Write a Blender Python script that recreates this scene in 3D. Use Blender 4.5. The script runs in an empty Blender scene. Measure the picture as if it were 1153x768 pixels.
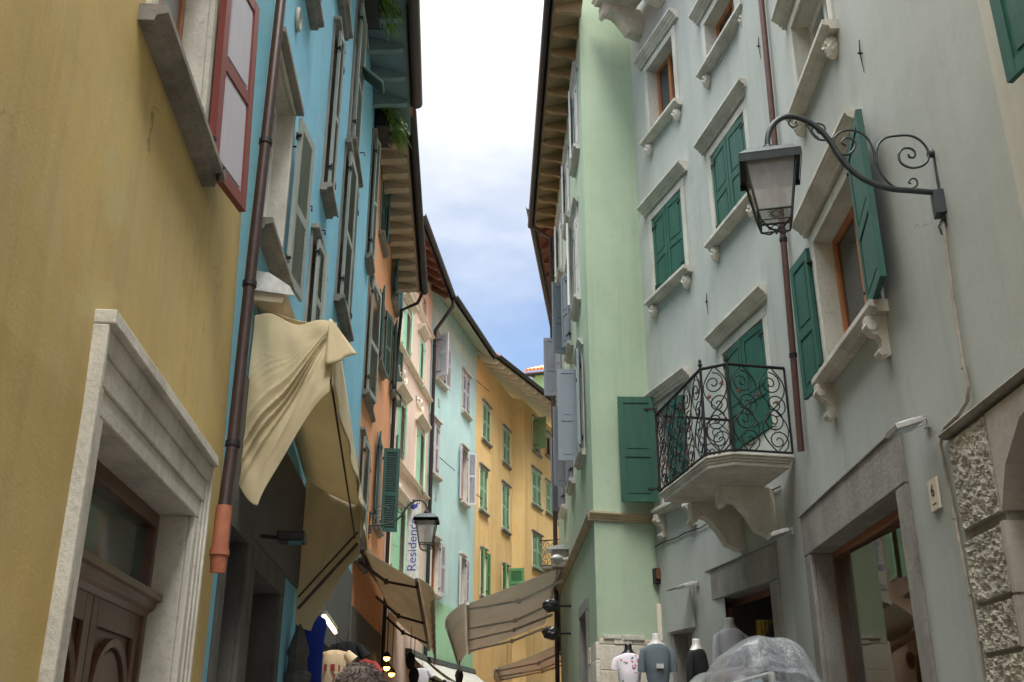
import bpy, bmesh, math, random
from mathutils import Vector, noise
random.seed(7)
SC = bpy.context.scene
COL = SC.collection
R = math.radians
V = Vector
# ------------------------------------------------------------------ camera numbers
FPX, CX, CY, PITCH, EYE = 1147.0, 576.5, 384.0, R(21.7), 1.6
CT, ST = math.cos(PITCH), math.sin(PITCH)
CAMP = V((0, 0, EYE))
def ray(px, py):
    u = (px - CX) / FPX; v = (CY - py) / FPX
    return V((u, CT - v * ST, v * CT + ST))
def aty(px, py, Y):
    r = ray(px, py); k = Y / r.y
    return CAMP + r * k
# ------------------------------------------------------------------ materials
MATS = {}
def newmat(name):
    m = bpy.data.materials.new(name); m.use_nodes = True
    nt = m.node_tree; b = nt.nodes['Principled BSDF']
    return m, nt, b
def N(nt, t, **kw):
    n = nt.nodes.new(t)
    for k, v in kw.items():
        if k in n.inputs: n.inputs[k].default_value = v
        else: setattr(n, k, v)
    return n
def mapped(nt, scale):
    g = N(nt, 'ShaderNodeNewGeometry'); mp = N(nt, 'ShaderNodeMapping')
    mp.inputs['Scale'].default_value = scale
    nt.links.new(g.outputs['Position'], mp.inputs['Vector'])
    return mp.outputs['Vector']
def noi(nt, scale3, s=1.0, det=5, rough=.55):
    n = N(nt, 'ShaderNodeTexNoise', Scale=s, Detail=det, Roughness=rough)
    nt.links.new(mapped(nt, scale3), n.inputs['Vector'])
    return n.outputs['Fac']
def ramp(nt, fac, a, b, ca=(0,0,0,1), cb=(1,1,1,1)):
    r = N(nt, 'ShaderNodeValToRGB')
    r.color_ramp.elements[0].position = a; r.color_ramp.elements[1].position = b
    r.color_ramp.elements[0].color = ca; r.color_ramp.elements[1].color = cb
    nt.links.new(fac, r.inputs['Fac'])
    return r.outputs['Color']
def mix(nt, fac, a, b, mode='MIX'):
    m = N(nt, 'ShaderNodeMix', data_type='RGBA', blend_type=mode)
    for sock, val in ((m.inputs[0], fac), (m.inputs[6], a), (m.inputs[7], b)):
        if isinstance(val, (int, float)): sock.default_value = val
        elif isinstance(val, tuple): sock.default_value = (*val[:3], 1)
        else: nt.links.new(val, sock)
    return m.outputs[2]
def sc_(c, k): return tuple(min(1, x * k) for x in c[:3])
def bump(nt, b, h, strength, dist=.02):
    bp = N(nt, 'ShaderNodeBump', Strength=strength, Distance=dist)
    nt.links.new(h, bp.inputs['Height']); nt.links.new(bp.outputs['Normal'], b.inputs['Normal'])
def mul(nt, sock, k):
    m = N(nt, 'ShaderNodeMath', operation='MULTIPLY'); m.inputs[1].default_value = k; nt.links.new(sock, m.inputs[0]); return m.outputs[0]
def plaster(name, c, var=.16, streak=.25, dirt=(.12,.10,.08), rough=.92, bmp=.25, patch=None, crack=0.0):
    """old painted render: broad fading, run-off streaks, blotches, small stains, repairs and hairline cracks"""
    m, nt, b = newmat(name)
    n1 = noi(nt, (.55,.55,.55), 1, 7, .62); n2 = noi(nt, (2.6,2.6,.16), 1, 7, .62); n2b = noi(nt, (7,7,.5), 1, 5, .6)
    n3 = noi(nt, (5,5,5), 1, 7, .7); n4 = noi(nt, (55,55,55), 1, 4); n5 = noi(nt, (1.9,1.9,1.3), 1, 8, .7); n6 = noi(nt, (24,24,24), 1, 3, .6)
    dc = tuple(x * .42 + y * .5 for x, y in zip(c, dirt))
    gray = sum(c)/3; wash = tuple(x*.72 + gray*.34 for x in c)
    col = mix(nt, ramp(nt, n1, .30, .70), sc_(c, 1 - var), sc_(c, 1 + var * .5))
    col = mix(nt, mul(nt, ramp(nt, n5, .46, .72), .55), col, wash)
    col = mix(nt, mul(nt, ramp(nt, n2, .50, .74), streak*1.15), col, dc)
    col = mix(nt, mul(nt, ramp(nt, n2b, .54, .8), streak*.6), col, dc)
    col = mix(nt, mul(nt, ramp(nt, n3, .50, .78), .20 + streak*.25), col, sc_(c, .66))
    col = mix(nt, mul(nt, ramp(nt, n6, .60, .75), .16), col, sc_(c, .6))
    if patch:
        pn = ramp(nt, noi(nt, (1.1,1.1,1.4), 1, 9, .68), .585, .62)
        col = mix(nt, mul(nt, pn, .55), col, patch)
    h = N(nt, 'ShaderNodeMath', operation='ADD'); nt.links.new(n3, h.inputs[0]); nt.links.new(mul(nt, n4, .5), h.inputs[1]); hh = h.outputs[0]
    if crack:
        wv = noi(nt, (2.2,2.2,2.2), 1, 5, .6)
        mp = N(nt, 'ShaderNodeVectorMath', operation='MULTIPLY_ADD'); nt.links.new(wv, mp.inputs[0]); mp.inputs[1].default_value = (.9,.9,.9); nt.links.new(mapped(nt, (.55,.55,.45)), mp.inputs[2])
        vo = N(nt, 'ShaderNodeTexVoronoi', feature='DISTANCE_TO_EDGE', Scale=1.0); nt.links.new(mp.outputs[0], vo.inputs['Vector'])
        ln = ramp(nt, vo.outputs['Distance'], .0, .0045, (1,1,1,1), (0,0,0,1))
        mk = ramp(nt, noi(nt, (.6,.6,.6), 1.7, 3), .52, .60)
        mm = N(nt, 'ShaderNodeMath', operation='MULTIPLY'); nt.links.new(ln, mm.inputs[0]); nt.links.new(mk, mm.inputs[1])
        col = mix(nt, mul(nt, mm.outputs[0], crack), col, sc_(dc, .5))
    nt.links.new(col, b.inputs['Base Color']); b.inputs['Roughness'].default_value = rough
    b.inputs['Specular IOR Level'].default_value = .2
    bump(nt, b, hh, bmp*.8, .012)
    MATS[name] = m; return m
def stone(name, c, c2, s=1.0, bmp=.5, crack=False, rough=.9):
    m, nt, b = newmat(name)
    n1 = noi(nt, (3*s,3*s,1.6*s), 1, 8, .65); n2 = noi(nt, (26*s,26*s,26*s), 1, 5, .6); n3 = noi(nt, (1.1,1.1,.5), 1, 4)
    col = mix(nt, ramp(nt, n1, .38, .68), c, c2)
    f2 = N(nt, 'ShaderNodeMath', operation='MULTIPLY'); f2.inputs[1].default_value = .45
    nt.links.new(ramp(nt, n2, .52, .78), f2.inputs[0])
    col = mix(nt, f2.outputs[0], col, sc_(c2, .55))
    f3 = N(nt, 'ShaderNodeMath', operation='MULTIPLY'); f3.inputs[1].default_value = .35
    nt.links.new(ramp(nt, n3, .5, .7), f3.inputs[0])
    col = mix(nt, f3.outputs[0], col, sc_(c2, .75))
    nt.links.new(col, b.inputs['Base Color']); b.inputs['Roughness'].default_value = rough
    b.inputs['Specular IOR Level'].default_value = .3
    bump(nt, b, n2, bmp, .012); MATS[name] = m; return m
def paint(name, c, rough=.45, var=.12, wear=None, grain=(14,14,1.2)):
    m, nt, b = newmat(name)
    n1 = noi(nt, grain, 1, 5); n2 = noi(nt, (2.2,2.2,2.2), 1, 5, .65)
    col = mix(nt, ramp(nt, n1, .3, .75), sc_(c, 1 - var), sc_(c, 1 + var))
    col = mix(nt, ramp(nt, n2, .35, .75), col, sc_(c, 1 - var * .9))
    if wear:
        w = noi(nt, (7,7,2.5), 1, 9, .75)
        f = N(nt, 'ShaderNodeMath', operation='MULTIPLY'); f.inputs[1].default_value = .6
        nt.links.new(ramp(nt, w, .55, .68), f.inputs[0]); col = mix(nt, f.outputs[0], col, wear)
    nt.links.new(col, b.inputs['Base Color']); b.inputs['Roughness'].default_value = rough
    bump(nt, b, n1, .15, .006); MATS[name] = m; return m
def metal(name, c, rough=.5, met=.3):
    m, nt, b = newmat(name)
    n = noi(nt, (14,14,14), 1, 6, .65)
    col = mix(nt, ramp(nt, n, .35, .75), c, sc_(c, .62))
    nt.links.new(col, b.inputs['Base Color']); b.inputs['Roughness'].default_value = rough
    b.inputs['Metallic'].default_value = met; bump(nt, b, n, .12, .004); MATS[name] = m; return m
def cloth(name, c, trans=.35, var=.12, folds=None):
    m, nt, b = newmat(name)
    n1 = noi(nt, (1.6,1.6,1.6), 1, 6, .6); n2 = noi(nt, (220,220,220), 1, 2)
    col = mix(nt, ramp(nt, n1, .3, .75), sc_(c, 1 - var), sc_(c, 1 + var * .5))
    nt.links.new(col, b.inputs['Base Color']); b.inputs['Roughness'].default_value = .85
    b.inputs['Specular IOR Level'].default_value = .2
    n5 = noi(nt, (9,9,14), 1, 7, .65); ad_ = N(nt, 'ShaderNodeMath', operation='ADD'); nt.links.new(mul(nt, n2, .12), ad_.inputs[0]); nt.links.new(n5, ad_.inputs[1])
    st_ = noi(nt, (2.5,2.5,.7), 1, 6, .65); col = mix(nt, mul(nt, ramp(nt, st_, .5, .75), .35), col, sc_(c, .62)); nt.links.new(col, b.inputs['Base Color'])
    bump(nt, b, ad_.outputs[0], .55, .012)
    if trans > 0:
        t = N(nt, 'ShaderNodeBsdfTranslucent'); nt.links.new(col, t.inputs['Color'])
        ms = N(nt, 'ShaderNodeMixShader'); ms.inputs[0].default_value = trans
        out = nt.nodes['Material Output']
        nt.links.new(b.outputs[0], ms.inputs[1]); nt.links.new(t.outputs[0], ms.inputs[2])
        nt.links.new(ms.outputs[0], out.inputs['Surface'])
    MATS[name] = m; return m
def glass(name, c, rough=.06, spec=.7):
    m, nt, b = newmat(name)
    n = noi(nt, (1.5,1.5,1.2), 1, 3)
    col = mix(nt, ramp(nt, n, .35, .7), c, sc_(c, .6))
    nt.links.new(col, b.inputs['Base Color']); b.inputs['Roughness'].default_value = rough
    b.inputs['Specular IOR Level'].default_value = spec; bump(nt, b, n, .04, .02); MATS[name] = m; return m
def emis(name, c, s):
    m, nt, b = newmat(name); b.inputs['Emission Color'].default_value = (*c, 1); b.inputs['Emission Strength'].default_value = s
    b.inputs['Base Color'].default_value = (*c, 1); MATS[name] = m; return m

plaster('yellow_plaster', (.52,.385,.15), .22, .45, (.20,.17,.11), patch=(.50,.42,.20), bmp=.22, crack=.8)
plaster('blue_plaster', (.20,.47,.61), .17, .36, (.20,.34,.38))
plaster('orange_plaster', (.66,.31,.155), .14, .35)
plaster('pink_plaster', (.72,.56,.46), .10, .25)
plaster('teal_plaster', (.43,.63,.61), .12, .38, (.25,.35,.33))
plaster('mint_plaster', (.32,.58,.37), .1, .22, (.2,.28,.2))
plaster('amber_plaster', (.78,.53,.22), .15, .5, (.35,.2,.08))
plaster('green_plaster', (.36,.455,.325), .12, .42, (.18,.24,.13))
plaster('gray_plaster', (.40,.42,.385), .15, .36, (.17,.17,.14), crack=.35)
plaster('cream_plaster', (.50,.48,.40), .1, .2)
plaster('white_plaster', (.62,.60,.55), .1, .2)
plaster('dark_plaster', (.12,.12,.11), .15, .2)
plaster('room_plaster', (.80,.42,.30), .1, .1); plaster('relief_plaster', (.72,.64,.52), .1, .1)
stone('white_stone', (.60,.575,.50), (.40,.375,.32))
stone('clean_stone', (.53,.52,.46), (.39,.38,.33), bmp=.3)
stone('grey_stone', (.30,.285,.25), (.19,.18,.16))
stone('sill_stone', (.27,.25,.22), (.13,.12,.105))
stone('rough_stone', (.40,.37,.30), (.25,.23,.19), 1.0, .5)
stone('smooth_stone', (.44,.40,.34), (.33,.30,.26), .7, .4)
stone('rubble_stone', (.64,.61,.53), (.46,.40,.30), 1.0, 1.0)
stone('mould_stone', (.44,.36,.23), (.34,.28,.18), .8, .3)
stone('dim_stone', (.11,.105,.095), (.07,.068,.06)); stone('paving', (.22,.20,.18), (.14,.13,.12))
stone('mortar', (.26,.24,.20), (.18,.165,.14))
paint('green_paint', (.010,.088,.062), .55, .28, (.035,.12,.09))
paint('dark_green_paint', (.016,.075,.058), .5, .2)
paint('leaf_green_paint', (.010,.080,.044), .55, .25, (.03,.11,.07))
paint('pale_green_paint', (.36,.66,.46), .6, .1)
paint('sage_paint', (.26,.42,.24), .65, .1)
paint('grass_paint', (.10,.29,.12), .65, .1)
paint('grey_green_paint', (.26,.29,.26), .6, .15, (.3,.31,.28))
paint('lilac_grey_paint', (.46,.46,.49), .6, .1)
paint('teal_paint', (.05,.16,.17), .5, .15)
paint('blue_grey_paint', (.185,.225,.25), .55, .12)
paint('slate_grey_paint', (.22,.235,.26), .55, .12)
paint('white_paint', (.62,.62,.60), .5, .08)
paint('lavender_paint', (.42,.40,.44), .55, .08)
paint('red_paint', (.19,.04,.032), .45, .15)
paint('dark_red_paint', (.07,.012,.012), .5, .15)
paint('brown_wood', (.30,.115,.045), .4, .3)
paint('orange_wood', (.42,.15,.045), .4, .3)
paint('door_wood', (.115,.055,.032), .32, .35, (.20,.09,.045))
paint('eave_wood', (.17,.075,.045), .7, .3, grain=(6,6,6))
paint('eave_ochre', (.30,.215,.11), .75, .2, grain=(3,3,3))
paint('eave_tan', (.40,.32,.22), .75, .12, grain=(3,3,3))
paint('eave_tealish', (.16,.22,.22), .75, .12, grain=(3,3,3))
paint('eave_pale', (.50,.50,.36), .75, .1, grain=(3,3,3))
metal('dark_metal', (.028,.024,.024), .45, .4)
metal('brown_metal', (.062,.038,.034), .42, .35)
metal('red_brown_metal', (.12,.055,.045), .45, .2); metal('iron', (.020,.019,.020), .6, .4)
metal('lamp_iron', (.055,.068,.068), .5, .5)
metal('grey_metal', (.48,.48,.46), .5, .3)
metal('white_metal', (.60,.60,.57), .45, .1)
metal('rust', (.16,.06,.03), .85, .1)
metal('conduit_paint', (.40,.36,.30), .6, 0)
metal('terracotta', (.42,.14,.07), .7, 0)
stone('roof_tile', (.50,.20,.10), (.34,.14,.08), 2, .6)
cloth('cream_cloth', (.66,.57,.37), .35, .08)
cloth('tan_cloth', (.60,.51,.38), .42, .10)
cloth('beige_cloth', (.64,.60,.52), .42, .10)
cloth('pale_cloth', (.62,.62,.56), .30, .08)
cloth('blue_cloth', (.015,.035,.26), .0, .2)
cloth('grey_cloth', (.115,.145,.165), .0, .2)
cloth('black_cloth', (.012,.012,.013), .0, .2)
cloth('white_cloth', (.55,.54,.58), .0, .1)
cloth('beige_shirt', (.52,.42,.28), .0, .1)
cloth('bag_cloth', (.02,.018,.017), .0, .3); cloth('hair', (.10,.08,.07), .0, .5)
cloth('skin', (.50,.28,.19), .0, .08)
cloth('gold_cloth', (.45,.30,.06), .0, .3)
cloth('red_cloth', (.30,.05,.04), 0, .2)
MATS['gold_cloth'].node_tree.nodes['Principled BSDF'].inputs['Roughness'].default_value = .3
glass('dark_glass', (.035,.045,.045)); glass('pale_glass', (.30,.36,.37), .15); glass('green_glass', (.045,.075,.06), .1)
glass('shop_glass', (.028,.033,.030), .02, 1.0)
glass('mannequin_black', (.01,.01,.01), .3); glass('mannequin_white', (.62,.60,.56), .35)
emis('tube_light', (1,.72,.35), 3); emis('warm_bulb', (1,.50,.08), 3); emis('shop_glow', (1,.42,.12), 1.1)
def sign_blue():
    m, nt, b = newmat('sign_blue'); b.inputs['Base Color'].default_value = (.035,.04,.28,1); MATS['sign_blue'] = m
sign_blue()
def floral():
    m, nt, b = newmat('floral_cloth')
    vec = mapped(nt, (1,1,1))
    vo = N(nt, 'ShaderNodeTexVoronoi', Scale=24.0); nt.links.new(vec, vo.inputs['Vector'])
    vc = N(nt, 'ShaderNodeTexVoronoi', Scale=11.0); nt.links.new(vec, vc.inputs['Vector'])
    hue = N(nt, 'ShaderNodeValToRGB'); hue.color_ramp.interpolation = 'CONSTANT'
    cr = hue.color_ramp; cr.elements[0].color = (.45,.06,.08,1); cr.elements[1].position = .35; cr.elements[1].color = (.06,.07,.22,1)
    e = cr.elements.new(.6); e.color = (.10,.16,.10,1); e = cr.elements.new(.8); e.color = (.5,.18,.25,1)
    sp = N(nt, 'ShaderNodeSeparateColor'); nt.links.new(vo.outputs['Color'], sp.inputs[0]); nt.links.new(sp.outputs[0], hue.inputs['Fac'])
    a = ramp(nt, vo.outputs['Distance'], .38, .46, (1,1,1,1), (0,0,0,1)); c = ramp(nt, vc.outputs['Distance'], .35, .45, (1,1,1,1), (0,0,0,1))
    mm = N(nt, 'ShaderNodeMath', operation='MULTIPLY'); nt.links.new(a, mm.inputs[0]); nt.links.new(c, mm.inputs[1])
    nt.links.new(mix(nt, mm.outputs[0], (.60,.56,.60), hue.outputs['Color']), b.inputs['Base Color'])
    b.inputs['Roughness'].default_value = .8; MATS['floral_cloth'] = m
floral()
def plastic():
    m, nt, b = newmat('clear_plastic')
    n = noi(nt, (4,2.0,6), 1, 7, .7)
    out = nt.nodes['Material Output']
    b.inputs['Base Color'].default_value = (.42,.45,.47,1); b.inputs['Roughness'].default_value = .10
    b.inputs['Specular IOR Level'].default_value = 1.0
    n_ = noi(nt, (16,5,12), 1, 5, .6); bump(nt, b, n_, .55, .02)
    t = N(nt, 'ShaderNodeBsdfTransparent'); t.inputs['Color'].default_value = (.93,.95,.96,1)
    f = ramp(nt, n, .40, .68, (.0,.0,.0,1), (.16,.16,.16,1))
    bn = N(nt, 'ShaderNodeBump', Strength=1.0, Distance=.05); nt.links.new(n_, bn.inputs['Height'])
    fr = N(nt, 'ShaderNodeLayerWeight', Blend=.22); nt.links.new(bn.outputs['Normal'], fr.inputs['Normal'])
    ad = N(nt, 'ShaderNodeMath', operation='ADD'); nt.links.new(f, ad.inputs[0]); nt.links.new(mul(nt, fr.outputs['Facing'], .75), ad.inputs[1]); ad.use_clamp = True
    ms = N(nt, 'ShaderNodeMixShader'); nt.links.new(ad.outputs[0], ms.inputs[0])
    nt.links.new(t.outputs[0], ms.inputs[1]); nt.links.new(b.outputs[0], ms.inputs[2]); nt.links.new(ms.outputs[0], out.inputs['Surface'])
    MATS['clear_plastic'] = m
    m, nt, b = newmat('lamp_glass'); out = nt.nodes['Material Output']
    b.inputs['Base Color'].default_value = (.50,.49,.46,1); b.inputs['Roughness'].default_value = .12
    n = noi(nt, (6,6,2), 1, 5, .6)
    t = N(nt, 'ShaderNodeBsdfTransparent'); t.inputs['Color'].default_value = (.75,.73,.70,1)
    ms = N(nt, 'ShaderNodeMixShader'); nt.links.new(ramp(nt, n, .3, .75, (.30,.30,.30,1), (.60,.60,.60,1)), ms.inputs[0])
    nt.links.new(t.outputs[0], ms.inputs[1]); nt.links.new(b.outputs[0], ms.inputs[2]); nt.links.new(ms.outputs[0], out.inputs['Surface'])
    MATS['lamp_glass'] = m
plastic()
def shop():
    m, nt, b = newmat('shop_pane'); out = nt.nodes['Material Output']
    g_ = N(nt, 'ShaderNodeBsdfGlossy', Roughness=.015); g_.inputs['Color'].default_value = (.50,.50,.47,1)
    t = N(nt, 'ShaderNodeBsdfTransparent'); t.inputs['Color'].default_value = (.85,.88,.85,1)
    fr = N(nt, 'ShaderNodeLayerWeight', Blend=.12); ms = N(nt, 'ShaderNodeMixShader'); nt.links.new(fr.outputs['Facing'], ms.inputs[0])
    nt.links.new(t.outputs[0], ms.inputs[1]); nt.links.new(g_.outputs[0], ms.inputs[2]); nt.links.new(ms.outputs[0], out.inputs['Surface']); MATS['shop_pane'] = m
shop()
def fern():
    m, nt, b = newmat('fern_leaf'); n = noi(nt, (12,12,12), 1, 3)
    nt.links.new(mix(nt, ramp(nt, n, .35, .7), (.12,.26,.04), (.34,.50,.09)), b.inputs['Base Color']); b.inputs['Roughness'].default_value = .6
    MATS['fern_leaf'] = m
fern()
# ------------------------------------------------------------------ mesh builder
class Frame:
    def __init__(s, o, a, b, c=(0,0,1)):
        s.o, s.a, s.b, s.c = V(o), V(a).normalized(), V(b).normalized(), V(c).normalized()
    def p(s, a, b, c): return s.o + s.a * a + s.b * b + s.c * c
WORLD = Frame((0,0,0), (1,0,0), (0,1,0))
class MB:
    def __init__(s): s.v = []; s.f = []; s.mi = []; s.sm = []; s.m = 0
    def add(s, vs, fs, smooth=False):
        n = len(s.v); s.v += [tuple(v) for v in vs]
        for f in fs: s.f.append([i + n for i in f]); s.mi.append(s.m); s.sm.append(smooth)
        return s
    def box(s, F, a0, a1, b0, b1, c0, c1):
        vs = [F.p(a, b, c) for c in (c0, c1) for b in (b0, b1) for a in (a0, a1)]
        return s.add(vs, [(0,2,3,1),(4,5,7,6),(0,1,5,4),(2,6,7,3),(0,4,6,2),(1,3,7,5)])
    def prof(s, F, a0, a1, pts, smooth=False):
        n = len(pts)
        vs = [F.p(a0, b, c) for b, c in pts] + [F.p(a1, b, c) for b, c in pts]
        fs = [(i, (i+1) % n, n + (i+1) % n, n + i) for i in range(n)]
        s.add(vs, fs, smooth); s.add(vs, [list(range(n))[::-1], [n + i for i in range(n)]])
        return s
    def prism(s, pts, dv):
        n = len(pts); dv = V(dv); vs = [V(p) for p in pts] + [V(p) + dv for p in pts]
        return s.add(vs, [(i, (i+1) % n, n + (i+1) % n, n + i) for i in range(n)] + [list(range(n))[::-1], [n + i for i in range(n)]])
    def tube(s, pts, r, n=8, caps=True, flat=None):
        pts = [V(p) for p in pts]; m = len(pts); rings = []
        rr = r if isinstance(r, (list, tuple)) else [r] * m
        up = None
        for i, p in enumerate(pts):
            t = (pts[min(i+1, m-1)] - pts[max(i-1, 0)])
            if t.length < 1e-9: t = V((0,0,1))
            t.normalize()
            if up is None:
                up = V((0,0,1)) if abs(t.z) < .9 else V((1,0,0))
            x = up - t * up.dot(t)
            if x.length < 1e-4: x = t.orthogonal()
            x.normalize(); y = t.cross(x); up = x
            rings.append([p + x * (math.cos(2*math.pi*k/n) * rr[i]) + y * (math.sin(2*math.pi*k/n) * rr[i]) for k in range(n)])
        vs = [q for rg in rings for q in rg]; fs = []
        for i in range(m - 1):
            for k in range(n): fs.append((i*n+k, i*n+(k+1) % n, (i+1)*n+(k+1) % n, (i+1)*n+k))
        s.add(vs, fs, True)
        if caps: s.add(vs, [list(range(n))[::-1], [(m-1)*n + k for k in range(n)]])
        return s
    def loft(s, rings, caps=True, smooth=True):
        n = len(rings[0]); vs = [q for rg in rings for q in rg]; fs = []
        for i in range(len(rings) - 1):
            for k in range(n): fs.append((i*n+k, i*n+(k+1) % n, (i+1)*n+(k+1) % n, (i+1)*n+k))
        if caps: fs += [list(range(n))[::-1], [(len(rings)-1)*n + k for k in range(n)]]
        return s.add(vs, fs, smooth)
    def lathe(s, F, prof, n=16, sx=1, sy=1, smooth=True):
        return s.loft(smooth=smooth, rings=[[F.p(math.cos(2*math.pi*k/n) * r * sx, math.sin(2*math.pi*k/n) * r * sy, z) for k in range(n)] for r, z in prof])
    def grid(s, fn, nu, nv, smooth=True):
        vs = [fn(i / nu, j / nv) for j in range(nv + 1) for i in range(nu + 1)]
        fs = [(j*(nu+1)+i, j*(nu+1)+i+1, (j+1)*(nu+1)+i+1, (j+1)*(nu+1)+i) for j in range(nv) for i in range(nu)]
        return s.add(vs, fs, smooth)
    def build(s, name, mats, parent=None, bev=0, solid=0, recalc=True, sub=0):
        if isinstance(mats, str): mats = [mats]
        o0 = parent_loc(parent)
        if parent is None:
            xs = [v[0] for v in s.v]; ys = [v[1] for v in s.v]; zs = [v[2] for v in s.v]
            o0 = V(((min(xs)+max(xs))/2, (min(ys)+max(ys))/2, min(zs)))
        me = bpy.data.meshes.new(name)
        me.from_pydata([(v[0]-o0.x, v[1]-o0.y, v[2]-o0.z) for v in s.v], [], s.f)
        for mt in mats: me.materials.append(MATS[mt])
        me.polygons.foreach_set('material_index', s.mi); me.polygons.foreach_set('use_smooth', s.sm)
        if recalc:
            bm = bmesh.new(); bm.from_mesh(me); bmesh.ops.recalc_face_normals(bm, faces=bm.faces); bm.to_mesh(me); bm.free()
        me.update()
        ob = bpy.data.objects.new(name, me); COL.objects.link(ob)
        if parent is None: ob.location = o0
        else: ob.parent = parent
        if bev:
            b = ob.modifiers.new('bevel', 'BEVEL'); b.width = bev; b.segments = 2; b.limit_method = 'ANGLE'; b.angle_limit = R(40)
        if solid:
            b = ob.modifiers.new('solid', 'SOLIDIFY'); b.thickness = solid; b.offset = 0
        if sub:
            b = ob.modifiers.new('sub', 'SUBSURF'); b.levels = sub; b.render_levels = sub
        return ob
def parent_loc(p):
    q = V((0,0,0))
    while p is not None: q = q + p.location; p = p.parent
    return q
def tag(o, label, cat, group=None, kind=None):
    if label: o['label'] = label
    if cat: o['category'] = cat
    if group: o['group'] = group
    if kind: o['kind'] = kind
    return o
def thing(name, loc, label, cat, group=None):
    o = bpy.data.objects.new(name, None); COL.objects.link(o); o.location = loc
    return tag(o, label, cat, group)
# ------------------------------------------------------------------ walls
class Wall(Frame):
    def __init__(s, p0, p1, side):
        d = V((p1[0]-p0[0], p1[1]-p0[1], 0)); s.L = d.length; d.normalize()
        n = V((d.y, -d.x, 0)) if side == 'L' else V((-d.y, d.x, 0))
        super().__init__((p0[0], p0[1], 0), d, n); s.holes = []; s.side = side
    def pix(s, px, py, d=0.0):
        r = ray(px, py); o = s.o + s.b * d
        k = (o - CAMP).dot(s.b) / r.dot(s.b); q = CAMP + r * k
        return (q - s.o).dot(s.a), q.z
    def P(s, px, py, d=0.0):
        a, z = s.pix(px, py, d); return s.p(a, d, z)
def facade(house, walls, ztop, mat, bands=None, z0=-.05, backdepth=6.0, name='wall'):
    """walls with openings cut out, plus closed back, sides and top so the house is a solid body"""
    mb = MB()
    for W in walls:
        ss = {0.0, W.L}; zs = {z0, ztop}
        for h in W.holes:
            for x in h[:2]: ss.add(min(max(x, 0), W.L))
            for x in h[2:]: zs.add(min(max(x, z0), ztop))
        for b in (bands or []): zs.add(b[0])
        ss = sorted(ss); zs = sorted(zs); nz = len(zs)
        idx = {}; vs = []
        for i, a in enumerate(ss):
            for j, z in enumerate(zs): idx[i, j] = len(vs); vs.append(W.p(a, 0, z))
        for j in range(nz - 1):
            zm = (zs[j]+zs[j+1]) / 2; mb.m = 0
            for bz, bi in (bands or []):
                if zm < bz: mb.m = bi; break
            fs = []
            for i in range(len(ss) - 1):
                am = (ss[i]+ss[i+1]) / 2
                if any(h[0] < am < h[1] and h[2] < zm < h[3] for h in W.holes): continue
                fs.append((idx[i,j], idx[i+1,j], idx[i+1,j+1], idx[i,j+1]))
            mb.add(vs, fs)
    mb.m = 0
    a = walls[0]; b = walls[-1]
    front = [w.p(0,0,0) for w in walls] + [b.p(b.L,0,0)]
    back = [b.p(b.L, -backdepth, 0), a.p(0, -backdepth, 0)]
    ring = [front[-1]] + back + [front[0]]
    for p, q in zip(ring[:-1], ring[1:]):
        mb.add([(p.x,p.y,z0),(q.x,q.y,z0),(q.x,q.y,ztop),(p.x,p.y,ztop)], [(0,1,2,3)])
    top = [(p.x,p.y,ztop) for p in front + back]; mb.add(top, [list(range(len(top)))])
    return mb.build(name, mat, house, recalc=False)
# shutter leaf: frame boards, raised panels or louvres; hinge post on the wall, angle 0 closed .. 180 folded back
def leaf(win, W, hs, d, sign, ang, w, z0, z1, mat, style='panel', t=.035, hinge=True, rail=.45, name='shutter', pmat=None):
    a = R(ang); u = W.a * (sign * math.cos(a)) + W.b * math.sin(a)
    n = W.a * (-sign * math.sin(a)) + W.b * math.cos(a)
    F = Frame(W.p(hs, d, 0), u, n)
    mb = MB(); fr = min(.085, w * .2); g = .004
    zm = z0 + (z1 - z0) * rail
    mb.box(F, g, fr, -t/2, t/2, z0, z1); mb.box(F, w-fr, w-g, -t/2, t/2, z0, z1)
    e = .0015
    for (c0, c1) in ((z0, z0+fr*1.15), (zm-fr*.6, zm+fr*.6), (z1-fr*1.15, z1)):
        mb.box(F, fr-e, w-fr+e, -t/2+e, t/2-e, c0, c1)
    for (c0, c1) in ((z0+fr*1.15, zm-fr*.6), (zm+fr*.6, z1-fr*1.15)):
        if style == 'panel':
            if pmat: mb.m = 2
            mb.box(F, fr-e, w-fr+e, -t*.18, t*.18, c0-e, c1+e)
            i = .035
            mb.box(F, fr+i, w-fr-i, -t*.36, t*.36, c0+i, c1-i)
            mb.m = 0
        elif style == 'louver':
            k = max(4, int((c1-c0) / .05)); st = (c1-c0) / k
            for q in range(k):
                zc = c0 + (q+.5)*st
                mb.prof(F, fr-e, w-fr+e, [(-t*.42, zc+st*.42), (-t*.30, zc+st*.55), (t*.42, zc-st*.38), (t*.30, zc-st*.5)])
        else:
            k = max(2, int((w-2*fr)/.10))
            for q in range(k): mb.box(F, fr+(w-2*fr)*q/k+.002, fr+(w-2*fr)*(q+1)/k-.002, -t*.3, t*.3, c0-e, c1+e)
    mb.m = 1
    if hinge:
        for zc in (z0+(z1-z0)*.12, z1-(z1-z0)*.12):
            mb.box(F, -.03, min(.16, w*.4), t/2, t/2+.006, zc-.014, zc+.014)
            mb.tube([F.p(0, t/2+.004, zc-.04), F.p(0, t/2+.004, zc+.04)], .010, 6)
            mb.box(F, -.028, .0, -t/2-.012, t/2, zc-.01, zc+.01)
    return mb.build(name, [mat, 'iron'] + ([pmat] if pmat else []), win)
CORN = lambda h, p: [(0,0),(p*.30,0),(p*.34,h*.22),(p*.50,h*.27),(p*.55,h*.45),(p*.85,h*.62),(p*.88,h*.72),(p,h*.76),(p,h),(0,h)]
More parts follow.
